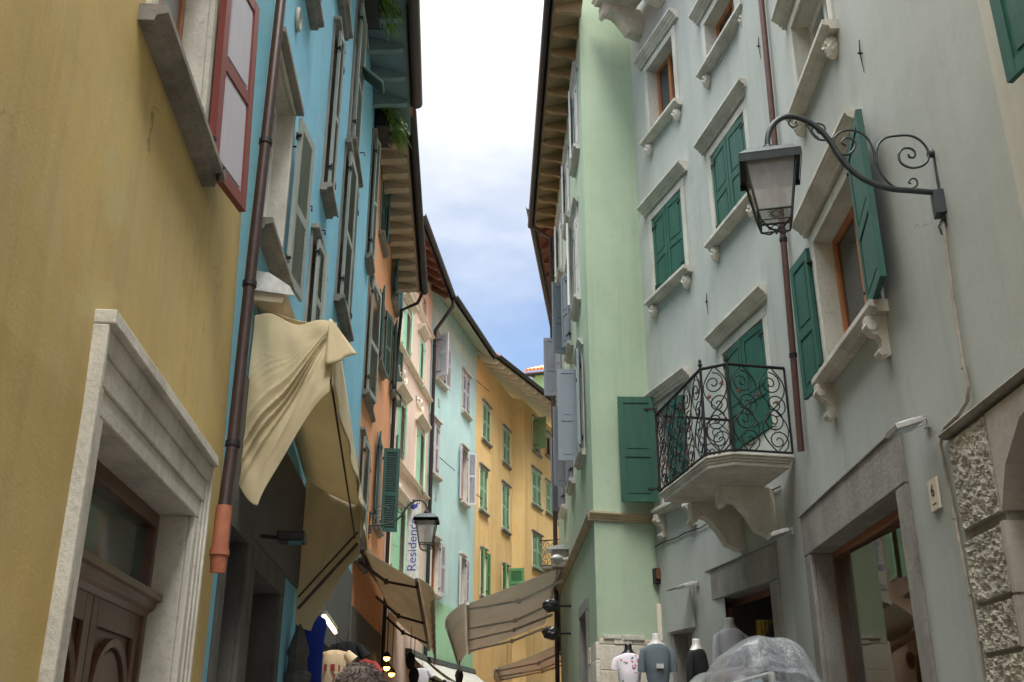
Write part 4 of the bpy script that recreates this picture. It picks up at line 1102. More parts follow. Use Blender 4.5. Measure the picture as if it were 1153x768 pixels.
# orange-topped junction box and yellow conduit cover at the green/grey joint
s, z = W1.pix(741, 648)
rt = thing('junction_box', W1.p(s,0,z), 'small weathered orange and black box high on the joint of green and grey walls', 'electrical box')
Fb = Frame(WGF.p(.02,.0,z), WGF.a, WGF.b)
MB().box(Fb, -.05, .07, .005, .10, -.13, .10).build('housing', 'dark_metal', rt, bev=.01)
MB().box(Fb, -.035, .055, .101, .12, -.07, .08).build('cover', 'rust', rt, bev=.008)
rt = thing('pipe_cover', WGF.p(.03,0,zs), 'cream painted pipe casing below the orange junction box', 'pipe')
MB().box(Fb, -.06, .04, .01, .06, -.95, -.42).build('casing', 'relief_plaster', rt, bev=.008)
m = MB(); m.tube([Fb.p(.02,.04,-.95), Fb.p(.02,.04,-1.8)], .02, 8); m.build('pipe', 'mould_stone', rt)
# ================================================================== SIGN
rt = thing('hanging_sign', V((-2.72,26,7.2)), 'tall white vertical banner sign with dark blue lettering Residence', 'sign')
t0 = aty(458.5,565,26); t1 = aty(474.5,565,26); zb_ = aty(466,700,26).z
FS = Frame((t0.x,26,0), (1,0,0), (0,-1,0))
MB().box(FS, 0, t1.x-t0.x, -.02, .02, zb_, t0.z).build('board', 'white_metal', rt, bev=.004)
m = MB(); m.tube([V((-2.73,26,t0.z+.04)), V((t1.x,26,t0.z+.04))], .018, 6); m.tube([V((-2.70,26,zb_-.03)), V((t1.x,26,zb_-.03))], .018, 6); m.build('bracket', 'iron', rt)
cxs = (t0.x+t1.x)/2; ztxt = (aty(466,575,26).z+aty(466,652,26).z)/2
text('Residence', Frame((cxs,25.978,ztxt), (0,0,1), (0,-1,0), (-1,0,0)), .31, 'sign_blue', rt, .003, sx=1.08)
m = MB(); zc = aty(466,569,26).z; m.prism([V((cxs-.10,25.975,zc-.06)),V((cxs-.02,25.975,zc-.12)),V((cxs+.09,25.975,zc-.05)),V((cxs+.10,25.975,zc+.06)),V((cxs+.02,25.975,zc+.02)),V((cxs-.06,25.975,zc+.09))], (0,.004,0)); m.build('logo', 'sign_blue', rt)
m = MB(); zc = aty(466,662,26).z; m.tube([V((cxs+.12,25.975,zc+.10)),V((cxs-.10,25.975,zc+.06)),V((cxs-.12,25.975,zc-.06)),V((cxs+.12,25.975,zc-.02))], .012, 6); m.build('emblem', 'sign_blue', rt)
# ================================================================== AWNINGS
def rnd(a, b, s=1.0): return noise.noise(V((a*s, b*s, 1.7)))
# A: big half-folded cream awning on the blue house
near = WB.pix(285, 345)[0]
rt = thing('awning', WB.p(.4,0,5.0), 'large cream cloth awning gathered in folds against the blue house', 'awning')
s0a, s1a = .42, 4.15; ov = .66; zw0, zw1 = 5.02, 4.45; zf0, zf1 = 4.86, 4.15
def side_curtain(s, zw, zf, wallbot, frontbot, fold, seed, bulge=.06, neg=0):
    n = 60; m_ = 26
    def fn(u, v):
        # u: wall -> street, v: top -> bottom
        zt_ = zw+(zf-zw)*u + .03*math.sin(u*9)
        if u < .27: zbm = wallbot[0] + (wallbot[1]-wallbot[0])*math.sin(u/.27*math.pi/2)
        else:
            x = (u-.27)/.73
            zbm = wallbot[1] + (frontbot-wallbot[1])*(x**.62 if neg else x**.75) - .03*math.sin(x*2*math.pi)
        z_ = zt_ + (zbm-zt_)*v
        # folds radiating from the front top corner down to the wall
        a = math.atan2((zt_-z_)+.02, (1.06-u)*ov*1.0)
        fw_ = math.exp(-((a-1.02)/.20)**2)
        q_ = a*44+rnd(a*5,.3)*3.0; d = fold*(1-2*abs(math.sin(q_))**.6)*(.6+.5*math.sin(a*13))*fw_*min(1, 2.2*(1.05-u)+.2) + bulge*math.sin(v*2.2)*math.sin(u*2.6) + .025*rnd(u*3,v*3+seed,1.5)
        return WB.p(s-d*1.0, .02+ov*u, z_)
    return MB().grid(fn, 170, 130)
side_curtain(s0a, zw0-.10, zf0-.01, (3.50,3.32), 4.26, .026, 0).build('side_cloth', 'cream_cloth', rt, solid=.004)
side_curtain(s1a, zw1, zf1, (2.85,2.78), 3.60, .004, 3, bulge=-.08).build('side_cloth', 'cream_cloth', rt, solid=.004)
def lerp(a, b, t): return a+(b-a)*t
m = MB(); m.grid(lambda u, v: WB.p(lerp(s0a,s1a,v)+.0, .02+ov*u, lerp(lerp(zw0,zf0,u), lerp(zw1,zf1,u), v)-.05*math.sin(u*math.pi)-.02*math.sin(v*17)*math.sin(u*3.14)), 12, 40)
m.build('canopy_cloth', 'cream_cloth', rt, solid=.004)
def val(u, v):
    s_ = lerp(s0a-.04, s1a, u); zt_ = lerp(zf0, zf1, u)
    sc_l = .05*abs(math.sin(u*math.pi*6)); drop = (.55 + sc_l) * v
    return WB.p(s_, .02+ov+.015+.10*v*math.sin(u*2.5)+.02*math.sin(u*30)*v, zt_-drop)
m = MB(); m.grid(val, 90, 10); m.build('valance', 'cream_cloth', rt, solid=.004)
def flap(u, v):
    a = lerp(0, 1, v); w_ = lerp(.02, .26, a)
    return WB.p(s0a-.06-.04*a, .02+ov-.06+.02+ (w_)*u + .03*a*math.sin(u*6), zf0+.02-a*(.42-.10*u) )
m = MB(); m.grid(flap, 14, 12); m.build('corner_flap', 'cream_cloth', rt, solid=.005)
# lining strip, arms and rods
m = MB()
m.tube([WB.p(s0a+.02,.02+ov,zf0-.02), WB.p(s1a,.02+ov,zf1-.02)], .016, 8)
m.tube([WB.p(s0a+.05,.02+ov*.93,zf0-.28), WB.p(s1a-.1,.02+ov*.93,zf1-.38)], .010, 8)
m.tube([WB.p(s1a-.05,.05,3.0), WB.p(s1a-.06,ov,3.72)], .018, 8); m.tube([WB.p(s1a-.09,.05,3.12), WB.p(s1a-.10,ov,3.84)], .012, 8)
m.build('frame', 'brown_metal', rt)
m = MB(); m.prof(WB, s0a-.05, s1a, [(.0,zw0+.02),(.24,zw0+.0),(.27,zw0+.10),(.20,zw0+.22),(.0,zw0+.24)]); m.build('cassette', 'tan_cloth', rt)
m = MB(); m.prof(WB, s0a-.075, s0a-.055, [(.0,zw0+.10),(.34,zw0+.06),(.30,zw0+.14),(.12,zw0+.26),(.0,zw0+.28)]); m.build('end_plate', 'white_metal', rt)
fs = MB(); fs.box(WB, .02, 4.4, -.01, .032, 3.23, 4.35); fs.build('fascia', 'dark_plaster', rt)  # added dark sheet, its colour stands in for shade under the canopy
# heater / spotlight under it
s_, z_ = WB.pix(322, 606, .25)
rt = thing('spotlight', WB.p(s_,0,z_), 'dark rectangular spotlight fixed under the cream awning', 'spotlight')
F = Frame(WB.p(s_,.30,z_), WB.a, WB.b); MB().box(F, -.10, .14, -.12, .12, -.03, .05).build('housing', 'dark_metal', rt, bev=.01); MB().tube([F.p(0,-.1,0), F.p(0,-.3,.02)], .018, 8).build('arm', 'dark_metal', rt)
MB().box(F, -.08, .12, -.09, .10, -.036, -.031).build('lens', 'dark_glass', rt)
def awning(W, s0, s1, zw, zf, over, drop, cloth_m, label, arms=4, zw1=None, zf1=None, over1=None, scallop=.03, armmat='grey_metal', group=None, lean=.05, sag=.05):
    zw1 = zw1 or zw; zf1 = zf1 or zf; over1 = over1 or over
    rt = thing('awning', W.p(s0,0,zw), label, 'awning', group)
    def cn(u, v):
        o_ = lerp(over, over1, v); return W.p(lerp(s0,s1,v), .12+(o_-.12)*u, lerp(lerp(zw,zf,u), lerp(zw1,zf1,u), v)-sag*math.sin(u*math.pi)*(1+.3*math.sin(v*arms*math.pi*2)))
    MB().grid(cn, 14, 40).build('canopy_cloth', cloth_m, rt, solid=.004)
    def vl(u, v):
        o_ = lerp(over, over1, u); b = lean*math.sin(v*2.3)*(1-.5*u)
        return W.p(lerp(s0,s1,u), o_+.03+b+.012*math.sin(u*50)*v, lerp(zf,zf1,u)+.05-(drop+scallop*abs(math.sin(u*math.pi*7)))*v)
    MB().grid(vl, 84, 8).build('valance', cloth_m, rt, solid=.005)
    b = MB(); b.tube([W.p(s0-.03,over,zf), W.p(s1+.03,over1,zf1)], .035, 8); b.build('front_bar', armmat, rt)
    b = MB(); b.prof(W, s0, s1, [(0,zw-.06),(.14,zw-.08),(.20,zw),(.16,zw+.12),(0,zw+.14)]); b.build('cassette', armmat, rt)
    for k_ in range(arms):
        t = (k_+.5)/arms if arms > 2 else (.12+.76*k_)
        if k_ == 0: t = .04
        o_ = lerp(over, over1, t); zz = lerp(zw,zw1,t)-.20; zf_ = lerp(zf,zf1,t)-.09; s_ = lerp(s0,s1,t); sg = 1 if k_ < arms/2 else -1
        pj = W.p(s_+sg*.35, o_*.48, lerp(zz,zf_,.52)-.06)
        b = MB(); b.tube([W.p(s_,.06,zz), pj], .030, 8); b.tube([pj, W.p(s_+.05*sg,o_,zf_+.03)], .024, 8); b.tube([pj-V((0,0,.05)), pj+V((0,0,.05))], .04, 8); b.build('arm', armmat, rt)
    return rt
s0q = WO.pix(398,612)[0]
awning(WO, .05, 7.0, 4.95, 4.35, 1.15, .42, 'tan_cloth', 'tan awning over the shops below the curled-bracket lantern', arms=3, zf1=3.75, zw1=4.5, over1=1.0, armmat='brown_metal', lean=.30, sag=.02)
awning(WGS, 5.7, 12.6, 4.98, 4.25, 2.0, .60, 'beige_cloth', 'wide beige retractable awning with folding arms reaching from the right wall over the street', arms=4, zf1=3.85, zw1=4.6, over1=2.1, sag=.0, lean=.42, armmat='white_metal')
awning(WR2, 5.2, 10.5, 4.3, 3.55, 2.1, .30, 'beige_cloth', 'smaller beige awning behind the wide one on the right', arms=3, over1=2.6)
awning(WP, 2.9, 5.0, 3.75, 3.1, 1.0, .2, 'pale_cloth', 'short pale awning below the pink house corner', arms=2, armmat='dark_metal')
awning(WT, .3, 5.2, 3.75, 3.1, 1.15, .25, 'pale_cloth', 'whitish sloping awning on the green painted ground floor', arms=3, armmat='dark_metal')
awning(WA, .2, 5.0, 3.4, 2.85, 1.1, .3, 'pale_cloth', 'pale awning at the foot of the golden house', arms=3, armmat='dark_metal')
awning(WA3, .0, 4.0, 3.6, 2.95, 1.1, .2, 'cream_cloth', 'most distant cream awning where the street bends', arms=2, armmat='dark_metal')
# covered lamps & camera on the green side wall
for px, py, lb in ((628,682,'upper black bagged lamp on the green side wall under the awning'),(629,713,'lower black bagged lamp on the green side wall under the awning')):
    s_, z_ = WGS.pix(643, py); s_ = max(s_, 3.5)
    base = WGS.p(s_,0,z_); rt = thing('bagged_lamp', base, lb, 'wall lamp', 'black wrapped lamps on the side wall')
    MB().tube([base, base+WGS.b*.45], .025, 8).build('arm', 'iron', rt)
    m = MB(); rr = random.Random(px+py)
    def bg(u, v, c=base+WGS.b*.38+V((0,0,.0))):
        th = u*2*math.pi; ph = (v-.5)*math.pi; r_ = 1+.25*noise.noise(V((math.cos(th)*2+px, math.sin(th)*2, ph*2+py)))
        return c+V((math.cos(th)*math.cos(ph)*.17*r_, math.sin(th)*math.cos(ph)*.17*r_, math.sin(ph)*.12*r_))
    m.grid(bg, 16, 12, False); m.build('plastic_bag', 'mannequin_black', rt)
s_, z_ = WGS.pix(640, 633); s_ = 5.0
b0 = WGS.p(s_,0,z_); rt = thing('security_camera', b0, 'white dome camera at the wall end of the wide beige awning', 'camera')
m = MB(); m.tube([b0, b0+WGS.b*.18], .04, 8); m.lathe(Frame(b0+WGS.b*.25, (1,0,0), (0,1,0)), [(.001,-.10),(.06,-.08),(.09,-.03),(.13,.0),(.13,.04),(.05,.09),(.001,.09)], 14); m.build('housing', 'white_metal', rt)
b0 = WGS.p(5.4,0,aty(630,628,20.6).z); rt = thing('air_duct', b0, 'grey metal box with a pale sloping lid above the awning', 'metal box')
F = Frame(b0, WGS.a, WGS.b); MB().box(F, -.2,.2,0,.33,-.22,.12).build('housing', 'conduit_paint', rt, bev=.01)
MB().prof(F, -.26,.26,[(0,.125),(.42,.125),(.44,.16),(0,.26)]).build('lid', 'white_metal', rt, bev=.008)
# ================================================================== FLOWER BOXES
def flowerbox(p, F, w, label, seed, group='fern boxes under the blue eave'):
    rt = thing('flower_box', p, label, 'flower box', group)
    MB().box(F, -w/2, w/2, .0, .22, 0, .40).build('box', 'dark_metal', rt, bev=.01)
    m = MB()
    for a in (-w/2, w/2): m.tube([F.p(a,0,.0), F.p(a,.26,.0), F.p(a,.26,.22)], .012, 6)
    m.tube([F.p(-w/2,.26,.22), F.p(w/2,.26,.22)], .012, 6); m.tube([F.p(-w/2,.1,.75), F.p(w/2*.2,.24,.62), F.p(w/2,.26,.22)], .010, 6); m.build('bracket', 'iron', rt)
    m = MB(); rr = random.Random(seed)
    for k_ in range(110):
        a = rr.uniform(-w/2, w/2); L = rr.uniform(.28,.62); an = rr.uniform(-1.2,1.2); b0 = F.p(a, rr.uniform(.05,.2), .36)
        dr = (F.b*rr.uniform(.2,1)+F.a*math.sin(an)*.7).normalized(); up = rr.uniform(.1,.9); prev = None
        for i in range(9):
            t = i/8; q = b0+dr*(L*t)+V((0,0,up*L*t-L*1.2*t*t))
            if prev is not None:
                sd = (q-prev).cross(V((0,0,1))).normalized(); ln = .055*(1-t*.7)
                for sg in (-1,1):
                    m.add([prev, q, prev+sd*sg*ln+V((0,0,-.012))], [(0,1,2)])
            prev = q
    m.build('fern', 'fern_leaf', rt, recalc=False)
s_, z_ = WB.pix(423,33,.2); flowerbox(WB.p(s_,0,z_), Frame(WB.p(s_-.4,.05,z_), WB.a, WB.b), .8, 'upper nearer black window box with trailing fern on the blue house', 1)
s_, z_ = WB.pix(434,166,.2); flowerbox(WB.p(s_,0,z_), Frame(WB.p(s_-.4,.05,z_), WB.a, WB.b), .8, 'lower farther black window box with trailing fern where blue meets orange', 2)
s_, z_ = WB.pix(399,75,.0)
rt = thing('awning_shutter', WB.p(s_,0,z_), 'dark propped shutter blind tilted out from the upper blue wall', 'window blind')
F = Frame(WB.p(s_+.1,.04,z_+.15), WB.a, (WB.b*.75+V((0,0,-.66))), WB.b*.66+V((0,0,.75)))
m = MB(); m.box(F, 0, .30, 0, .55, -.015, .015); m.build('blind', 'dark_green_paint', rt)
m = MB(); m.box(F, 0,.04,0,.55,.016,.03); m.box(F, .26,.30,0,.55,.016,.03); m.box(F,.04,.26,.51,.55,.016,.03); m.build('blind_frame', 'grey_green_paint', rt)
# ================================================================== MANNEQUINS AND CLOTHES
def torso(mb, c, s, yaw, prof, n=20):
    e1 = V((math.cos(yaw), math.sin(yaw), 0)); e2 = V((-math.sin(yaw), math.cos(yaw), 0))
    mb.loft([[c + e1*(math.cos(2*math.pi*k/n)*a*s) + e2*(math.sin(2*math.pi*k/n)*b*s + o*s) + V((0,0,z*s)) for k in range(n)] for a, b, z, o in prof])
BUST = [(.001,.001,.25,0),(.040,.040,.25,0),(.045,.047,.235,0),(.047,.049,.19,0),(.065,.06,.155,0),(.11,.075,.12,0),(.145,.088,.075,0),(.150,.10,.03,0),(.138,.11,-.06,-.01),(.132,.12,-.13,-.02),(.108,.09,-.30,0),(.102,.085,-.36,0),(.135,.105,-.52,0),(.145,.11,-.62,0),(.001,.001,-.63,0)]
DRESS = [(.085,.075,.132,0),(.12,.088,.112,0),(.150,.10,.075,0),(.158,.110,.02,0),(.148,.122,-.08,-.012),(.143,.13,-.15,-.02),(.122,.102,-.32,0),(.125,.104,-.40,0),(.155,.122,-.56,0),(.17,.135,-.80,0),(.185,.15,-1.05,0)]
def mannequin(c, yaw, bm_, cloth_m, label, s=.92, long=True, sleeve=.16, tagm=False, base=True):
    rt = thing('mannequin', V((c.x,c.y,0)), label, 'mannequin', 'clothed mannequins outside the shop')
    m = MB(); torso(m, c, s, yaw, BUST); m.build('bust', bm_, rt)
    m = MB(); torso(m, c, s, yaw, DRESS if long else DRESS[:9]); e1 = V((math.cos(yaw),math.sin(yaw),0))
    for sg in (-1,1):
        m.tube([c+e1*sg*.11*s+V((0,0,.075*s)), c+e1*sg*.155*s+V((0,0,.05*s)), c+e1*sg*(.178)*s+V((0,0,(-.0-sleeve*.5)*s)), c+e1*sg*.188*s+V((0,0,(-.02-sleeve)*s))], [.036*s,.046*s,.046*s,.048*s], 12)
    m.build('garment', cloth_m, rt)
    m = MB(); m.tube([V((c.x,c.y,.02)), c-V((0,0,.60*s))], .018, 8); m.lathe(Frame((c.x,c.y,0),(1,0,0),(0,1,0)), [(.18,0),(.18,.015),(.03,.03),(.02,.06)], 16); m.build('stand', 'dark_metal', rt)
    if tagm:
        F = Frame(c+V((0,-.15*s,-.12*s)), (1,0,0), (0,-1,0)); MB().box(F, -.03,.05,-.0,.012,-.03,.02).build('price_tag', 'white_metal', rt)
    return rt
c = aty(708, 745, 12.4); c.z = aty(708,718,12.4).z-.30
mannequin(c, 0, 'mannequin_black', 'floral_cloth', 'black mannequin bust in a white floral print top', sleeve=.05)
c = aty(740, 745, 12.2); c.z = aty(740,708,12.2).z-.30
mannequin(c, 0, 'mannequin_white', 'grey_cloth', 'white mannequin in a blue-grey short sleeved T-shirt with a price tag', tagm=True, s=.98)
c = aty(785, 745, 11.6); c.z = aty(785,712,11.6).z-.30
mannequin(c, .9, 'mannequin_white', 'black_cloth', 'white mannequin turned sideways in a black jacket by the small doorway', sleeve=.3)
c = aty(825, 745, 12.85); c.z = aty(825,694,12.85).z-.30
mannequin(c, .2, 'mannequin_white', 'white_cloth', 'white mannequin in a white top inside the stone doorway', s=1.12, sleeve=.25)
# gold curtain hanging in the doorway
p0 = aty(851, 700, 13.0)
m = MB(); m.grid(lambda u, v: V((p0.x+.30*u, 13.0+.035*math.sin(u*38), p0.z+.02-1.3*v)), 60, 6)
tag(m.build('gold_curtain', 'gold_cloth', None, solid=.004), 'shiny gold pleated cloth hanging in the stone doorway', 'curtain')
p0 = aty(872, 700, 12.6); m = MB(); m.lathe(Frame((p0.x,12.6,p0.z-.35),(1,0,0),(0,1,0)), [(.001,-.3),(.10,-.25),(.13,0),(.12,.2),(.05,.33),(.001,.35)], 14); tag(m.build('handbag', 'black_cloth'), 'black bag hanging beside the gold cloth', 'bag')
for i_, (ds_, dd_, zt2, cm_, nm_, sc2) in enumerate(((.55,-.75,2.45,'black_cloth','dark jacket on a mannequin nearest inside the big shop window',1.0),(1.25,-.9,2.35,'grey_cloth','grey top on a mannequin farther inside the big shop window',.95))):
    p_ = W3.p(pr1[0]+ds_, dd_, zt2-.3); mannequin(p_, 1.2, 'mannequin_white', cm_, nm_, s=sc2, sleeve=.3)
for i_ in range(7):
    p_ = W3.p(pr1[0]+.25+i_*.32, -1.6, 2.02); m = MB(); m.lathe(Frame(p_-V((0,0,.9)), W3.a, W3.b), [(.001,0),(.13,.01),(.12,.5),(.10,.80),(.03,.88),(.001,.89)], 12, .5, 1.2)
    tag(m.build('garment', ('white_cloth','beige_shirt','grey_cloth','red_cloth','blue_cloth','white_cloth','black_cloth')[i_]), ('white','beige','grey','dark red','blue','second white','black')[i_]+' garment hanging at the back of the big shop window', 'garment', 'clothes inside the big shop window')
# clothes rack under clear plastic
rt = thing('clothes_rack', V((1.35,6.8,0)), 'metal clothes rack covered with clear plastic in the lower right', 'clothes rack')
m = MB(); zr = 1.92
A_, B_ = V((1.25,5.15,0)), V((1.22,8.6,0))
m.tube([A_+V((0,0,zr)), B_+V((0,0,zr))], .018, 8)
for q in (A_, B_): m.tube([q, q+V((0,0,zr))], .018, 8); m.tube([q+V((-.28,0,.03)), q+V((.28,0,.03))], .018, 8)
m.build('frame', 'grey_metal', rt)
def cover(u, v):
    # u along the rack, v across (0..1 from one hem over the top to the other)
    y = lerp(5.0, 8.6, u); c_ = A_.lerp(B_, u); a = (v-.5)*2; w_ = .27+.04*noise.noise(V((u*5,v*3,2)))
    zt_ = 2.00 + .09*math.exp(-((u-.10)/.12)**2) + .04*noise.noise(V((u*7,v*6,5)))
    if abs(a) < .45: x = w_*a/.45*.75; z_ = zt_-.07*(a/.45)**2
    else: t = (abs(a)-.45)/.55; x = math.copysign(w_*(.75+.35*min(1,t*3)) , a); z_ = zt_-.07-1.25*t
    x += .012*noise.noise(V((u*16,v*13,8))); end = min(u,1-u)
    if end < .04: z_ -= 0.12*(1-end/.04)
    return V((c_.x+x, y+.05*noise.noise(V((u*9,v*9,1))), z_+.010*noise.noise(V((u*14,v*14,4)))+.012*math.sin(u*22+v*6)*noise.noise(V((u*4,v*4,9)))))
m = MB(); m.grid(cover, 90, 44)
def endc(u, v):
    a = (u-.5)*2; x = .27*a*(.9 if abs(a)<.8 else 1); zt_ = 2.02-.22*abs(a)**3
    return V((A_.x+x+.03*noise.noise(V((u*8,v*8,3))), 5.0-.03*math.sin(u*9)*v-.04*noise.noise(V((u*6,v*6,11))), zt_-1.3*v-.02))
m.grid(endc, 24, 30)
tag(m.build('plastic_cover', 'clear_plastic', None, recalc=False), 'crumpled clear plastic sheet draped over the clothes rack', 'plastic sheet')
cls = ['grey_cloth','white_cloth','blue_cloth','black_cloth','grey_cloth','white_cloth','red_cloth','black_cloth','white_cloth','grey_cloth','beige_shirt','black_cloth']
nm = ['first grey','first white','blue','first black','second grey','second white','dark red','second black','third white','third grey','beige','third black']
for i, (cm_, n_) in enumerate(zip(cls, nm)):
    q = A_.lerp(B_, (i+.5)/12); m = MB(); rr = random.Random(i)
    hw = .19+rr.random()*.04
    m.loft([[V((q.x+math.cos(2*math.pi*k_/12)*a, q.y+math.sin(2*math.pi*k_/12)*b, zr-z_)) for k_ in range(12)] for a, b, z_ in ((.03,.02,.01),(.10,.04,.03),(hw,.05,.10),(hw+.02,.07,.22),(hw-.01,.09,.5),(hw+.01,.10,1.0))])
    tag(m.build('garment', cm_), n_ + ' garment counted from the near end of the plastic covered rack', 'garment', 'clothes hanging under the plastic')
# left shops: blue garment, T-shirt, tube lamp, bulbs, hats
def garment(c, w, h, mat, label, cat='garment', yaw=0, sleeve=True, group=None, extra=None):
    e1 = V((math.cos(yaw), math.sin(yaw), 0)); e2 = V((-math.sin(yaw), math.cos(yaw), 0)); m = MB()
    pr = [(.25,.02,.0),(.9,.035,-.05),(1,.05,-.12),(.85,.07,-.35),(.85,.08,-.7),(.95,.09,-1.0)]
    m.loft([[c+e1*(math.cos(2*math.pi*k_/16)*a*w/2)+e2*(math.sin(2*math.pi*k_/16)*b*(1+.4*math.sin(k_*3)))+V((0,0,z_*h)) for k_ in range(16)] for a, b, z_ in pr])
    if sleeve:
        for sg in (-1,1): m.tube([c+e1*sg*w*.38+V((0,0,-.07*h)), c+e1*sg*w*.62+V((0,0,-.25*h))], [.05,.075], 10)
    m.m = 1
    m.tube([c+V((0,0,-.01)), c+V((0,0,.06)), c+V((.03,0,.10)), c+V((0,0,.13))], .006, 5)
    o = m.build('garment', [mat,'iron']); tag(o, label, cat, group); return o
c = aty(354, 692, 11.9); garment(c, .30, .95, 'blue_cloth', 'royal blue garment hanging below the cream awning on the left', sleeve=False)
c = aty(377, 732, 12.6); o = garment(c, .36, .50, 'beige_shirt', 'small beige printed T-shirt hanging beside the royal blue garment', 'T-shirt')
F = Frame(c+V((0,-.075,-.25)), (1,0,0), (0,-1,0)); m = MB()
for x, z_, w_ in ((-.08,.05,.04),(0,.05,.05),(.07,.04,.03),(.04,-.06,.05)): m.box(F, x-w_/2, x+w_/2, 0, .006, z_-.04, z_+.035)
m.build('print', 'red_cloth', o).location = (0,0,0)
o2 = o.children[0]; off = o.location; 
for v in o2.data.vertices: pass
a = aty(364.5,694,12.0); b = aty(377.5,712,13.4)
rt = thing('tube_lamp', a, 'glowing fluorescent tube lamp slanting under the awnings on the left', 'lamp')
MB().tube([a, b], .022, 10).build('tube', 'tube_light', rt); m = MB(); m.tube([a+V((0,0,.05)), b+V((0,0,.05))], .03, 8); m.tube([a+V((0,0,.05)), a+V((0,0,.5))], .006, 5); m.build('fitting', 'white_metal', rt)
for i, (px, py) in enumerate(((435.5,739),(435.5,750),(441,757))):
    p = aty(px, py, 22.5+i*.3); lb = ('highest','middle','lowest')[i]
    rt = thing('pendant_lamp', p, lb + ' of the three small glowing pendant lamps below the tan awning', 'lamp', 'glowing pendant lamps')
    MB().lathe(Frame(p,(1,0,0),(0,1,0)), [(.001,-.10),(.05,-.08),(.07,-.03),(.04,.03),(.001,.05)], 12).build('bulb', 'warm_bulb', rt)
    m = MB(); m.lathe(Frame(p,(1,0,0),(0,1,0)), [(.11,-.02),(.06,.06),(.02,.10),(.001,.11)], 12); m.tube([p+V((0,0,.1)), p+V((0,0,1.0))], .008, 5); m.build('lamp_shade', 'dark_metal', rt)
hats = [((462,744),24,'dark oval basket beside the green shop front'),((466,762),22,'long dark bag low under the tan awning'),((517,762),27,'brown basket hanging by the whitish awning'),((571,755),34,'dark bag far down the street')]
for (px, py), Y, lb in hats:
    p = aty(px, py, Y); m = MB(); m.lathe(Frame(p,(1,0,0),(0,1,0)), [(.001,-.19),(.06,-.17),(.09,-.08),(.11,.03),(.085,.13),(.03,.18),(.001,.19)], 14, 1, .5); m.tube([p+V((0,0,.17)), p+V((0,0,.8))], .008, 5)
    tag(m.build('hanging_bag', 'bag_cloth'), lb, 'bag', 'bags hanging outside the shops')
for (px, py), Y, mt_, lb in (((391,722),14.5,'black_cloth','black garment hanging under the near end of the tan awning'),((409,742),16.5,'red_cloth','dark red garment hanging under the tan awning left of the pendant lamps'),((475,752),26,'white_cloth','pale garment hanging where the pink and green fronts meet')):
    garment(aty(px, py, Y), .42, .85, mt_, lb, group='clothes hanging outside the left shops')
# stone post with moulded cap beside the blue shop
p = aty(334, 760, 11.2)
p = V((p.x, 11.2, 0)); zt_ = aty(334,702,11.2).z
rt = thing('stone_post', p, 'carved dark stone post with a moulded cap below the cream awning', 'post')
F = Frame(p,(1,0,0),(0,1,0))
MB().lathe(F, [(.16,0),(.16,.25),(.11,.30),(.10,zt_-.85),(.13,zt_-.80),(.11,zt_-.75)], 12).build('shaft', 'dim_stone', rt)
MB().lathe(F, [(.11,zt_-.75),(.10,zt_-.62),(.15,zt_-.58),(.16,zt_-.52),(.11,zt_-.48),(.10,zt_-.36),(.12,zt_-.30),(.09,zt_-.2),(.05,zt_-.08),(.001,zt_)], 8, smooth=False).build('cap', 'dim_stone', rt)
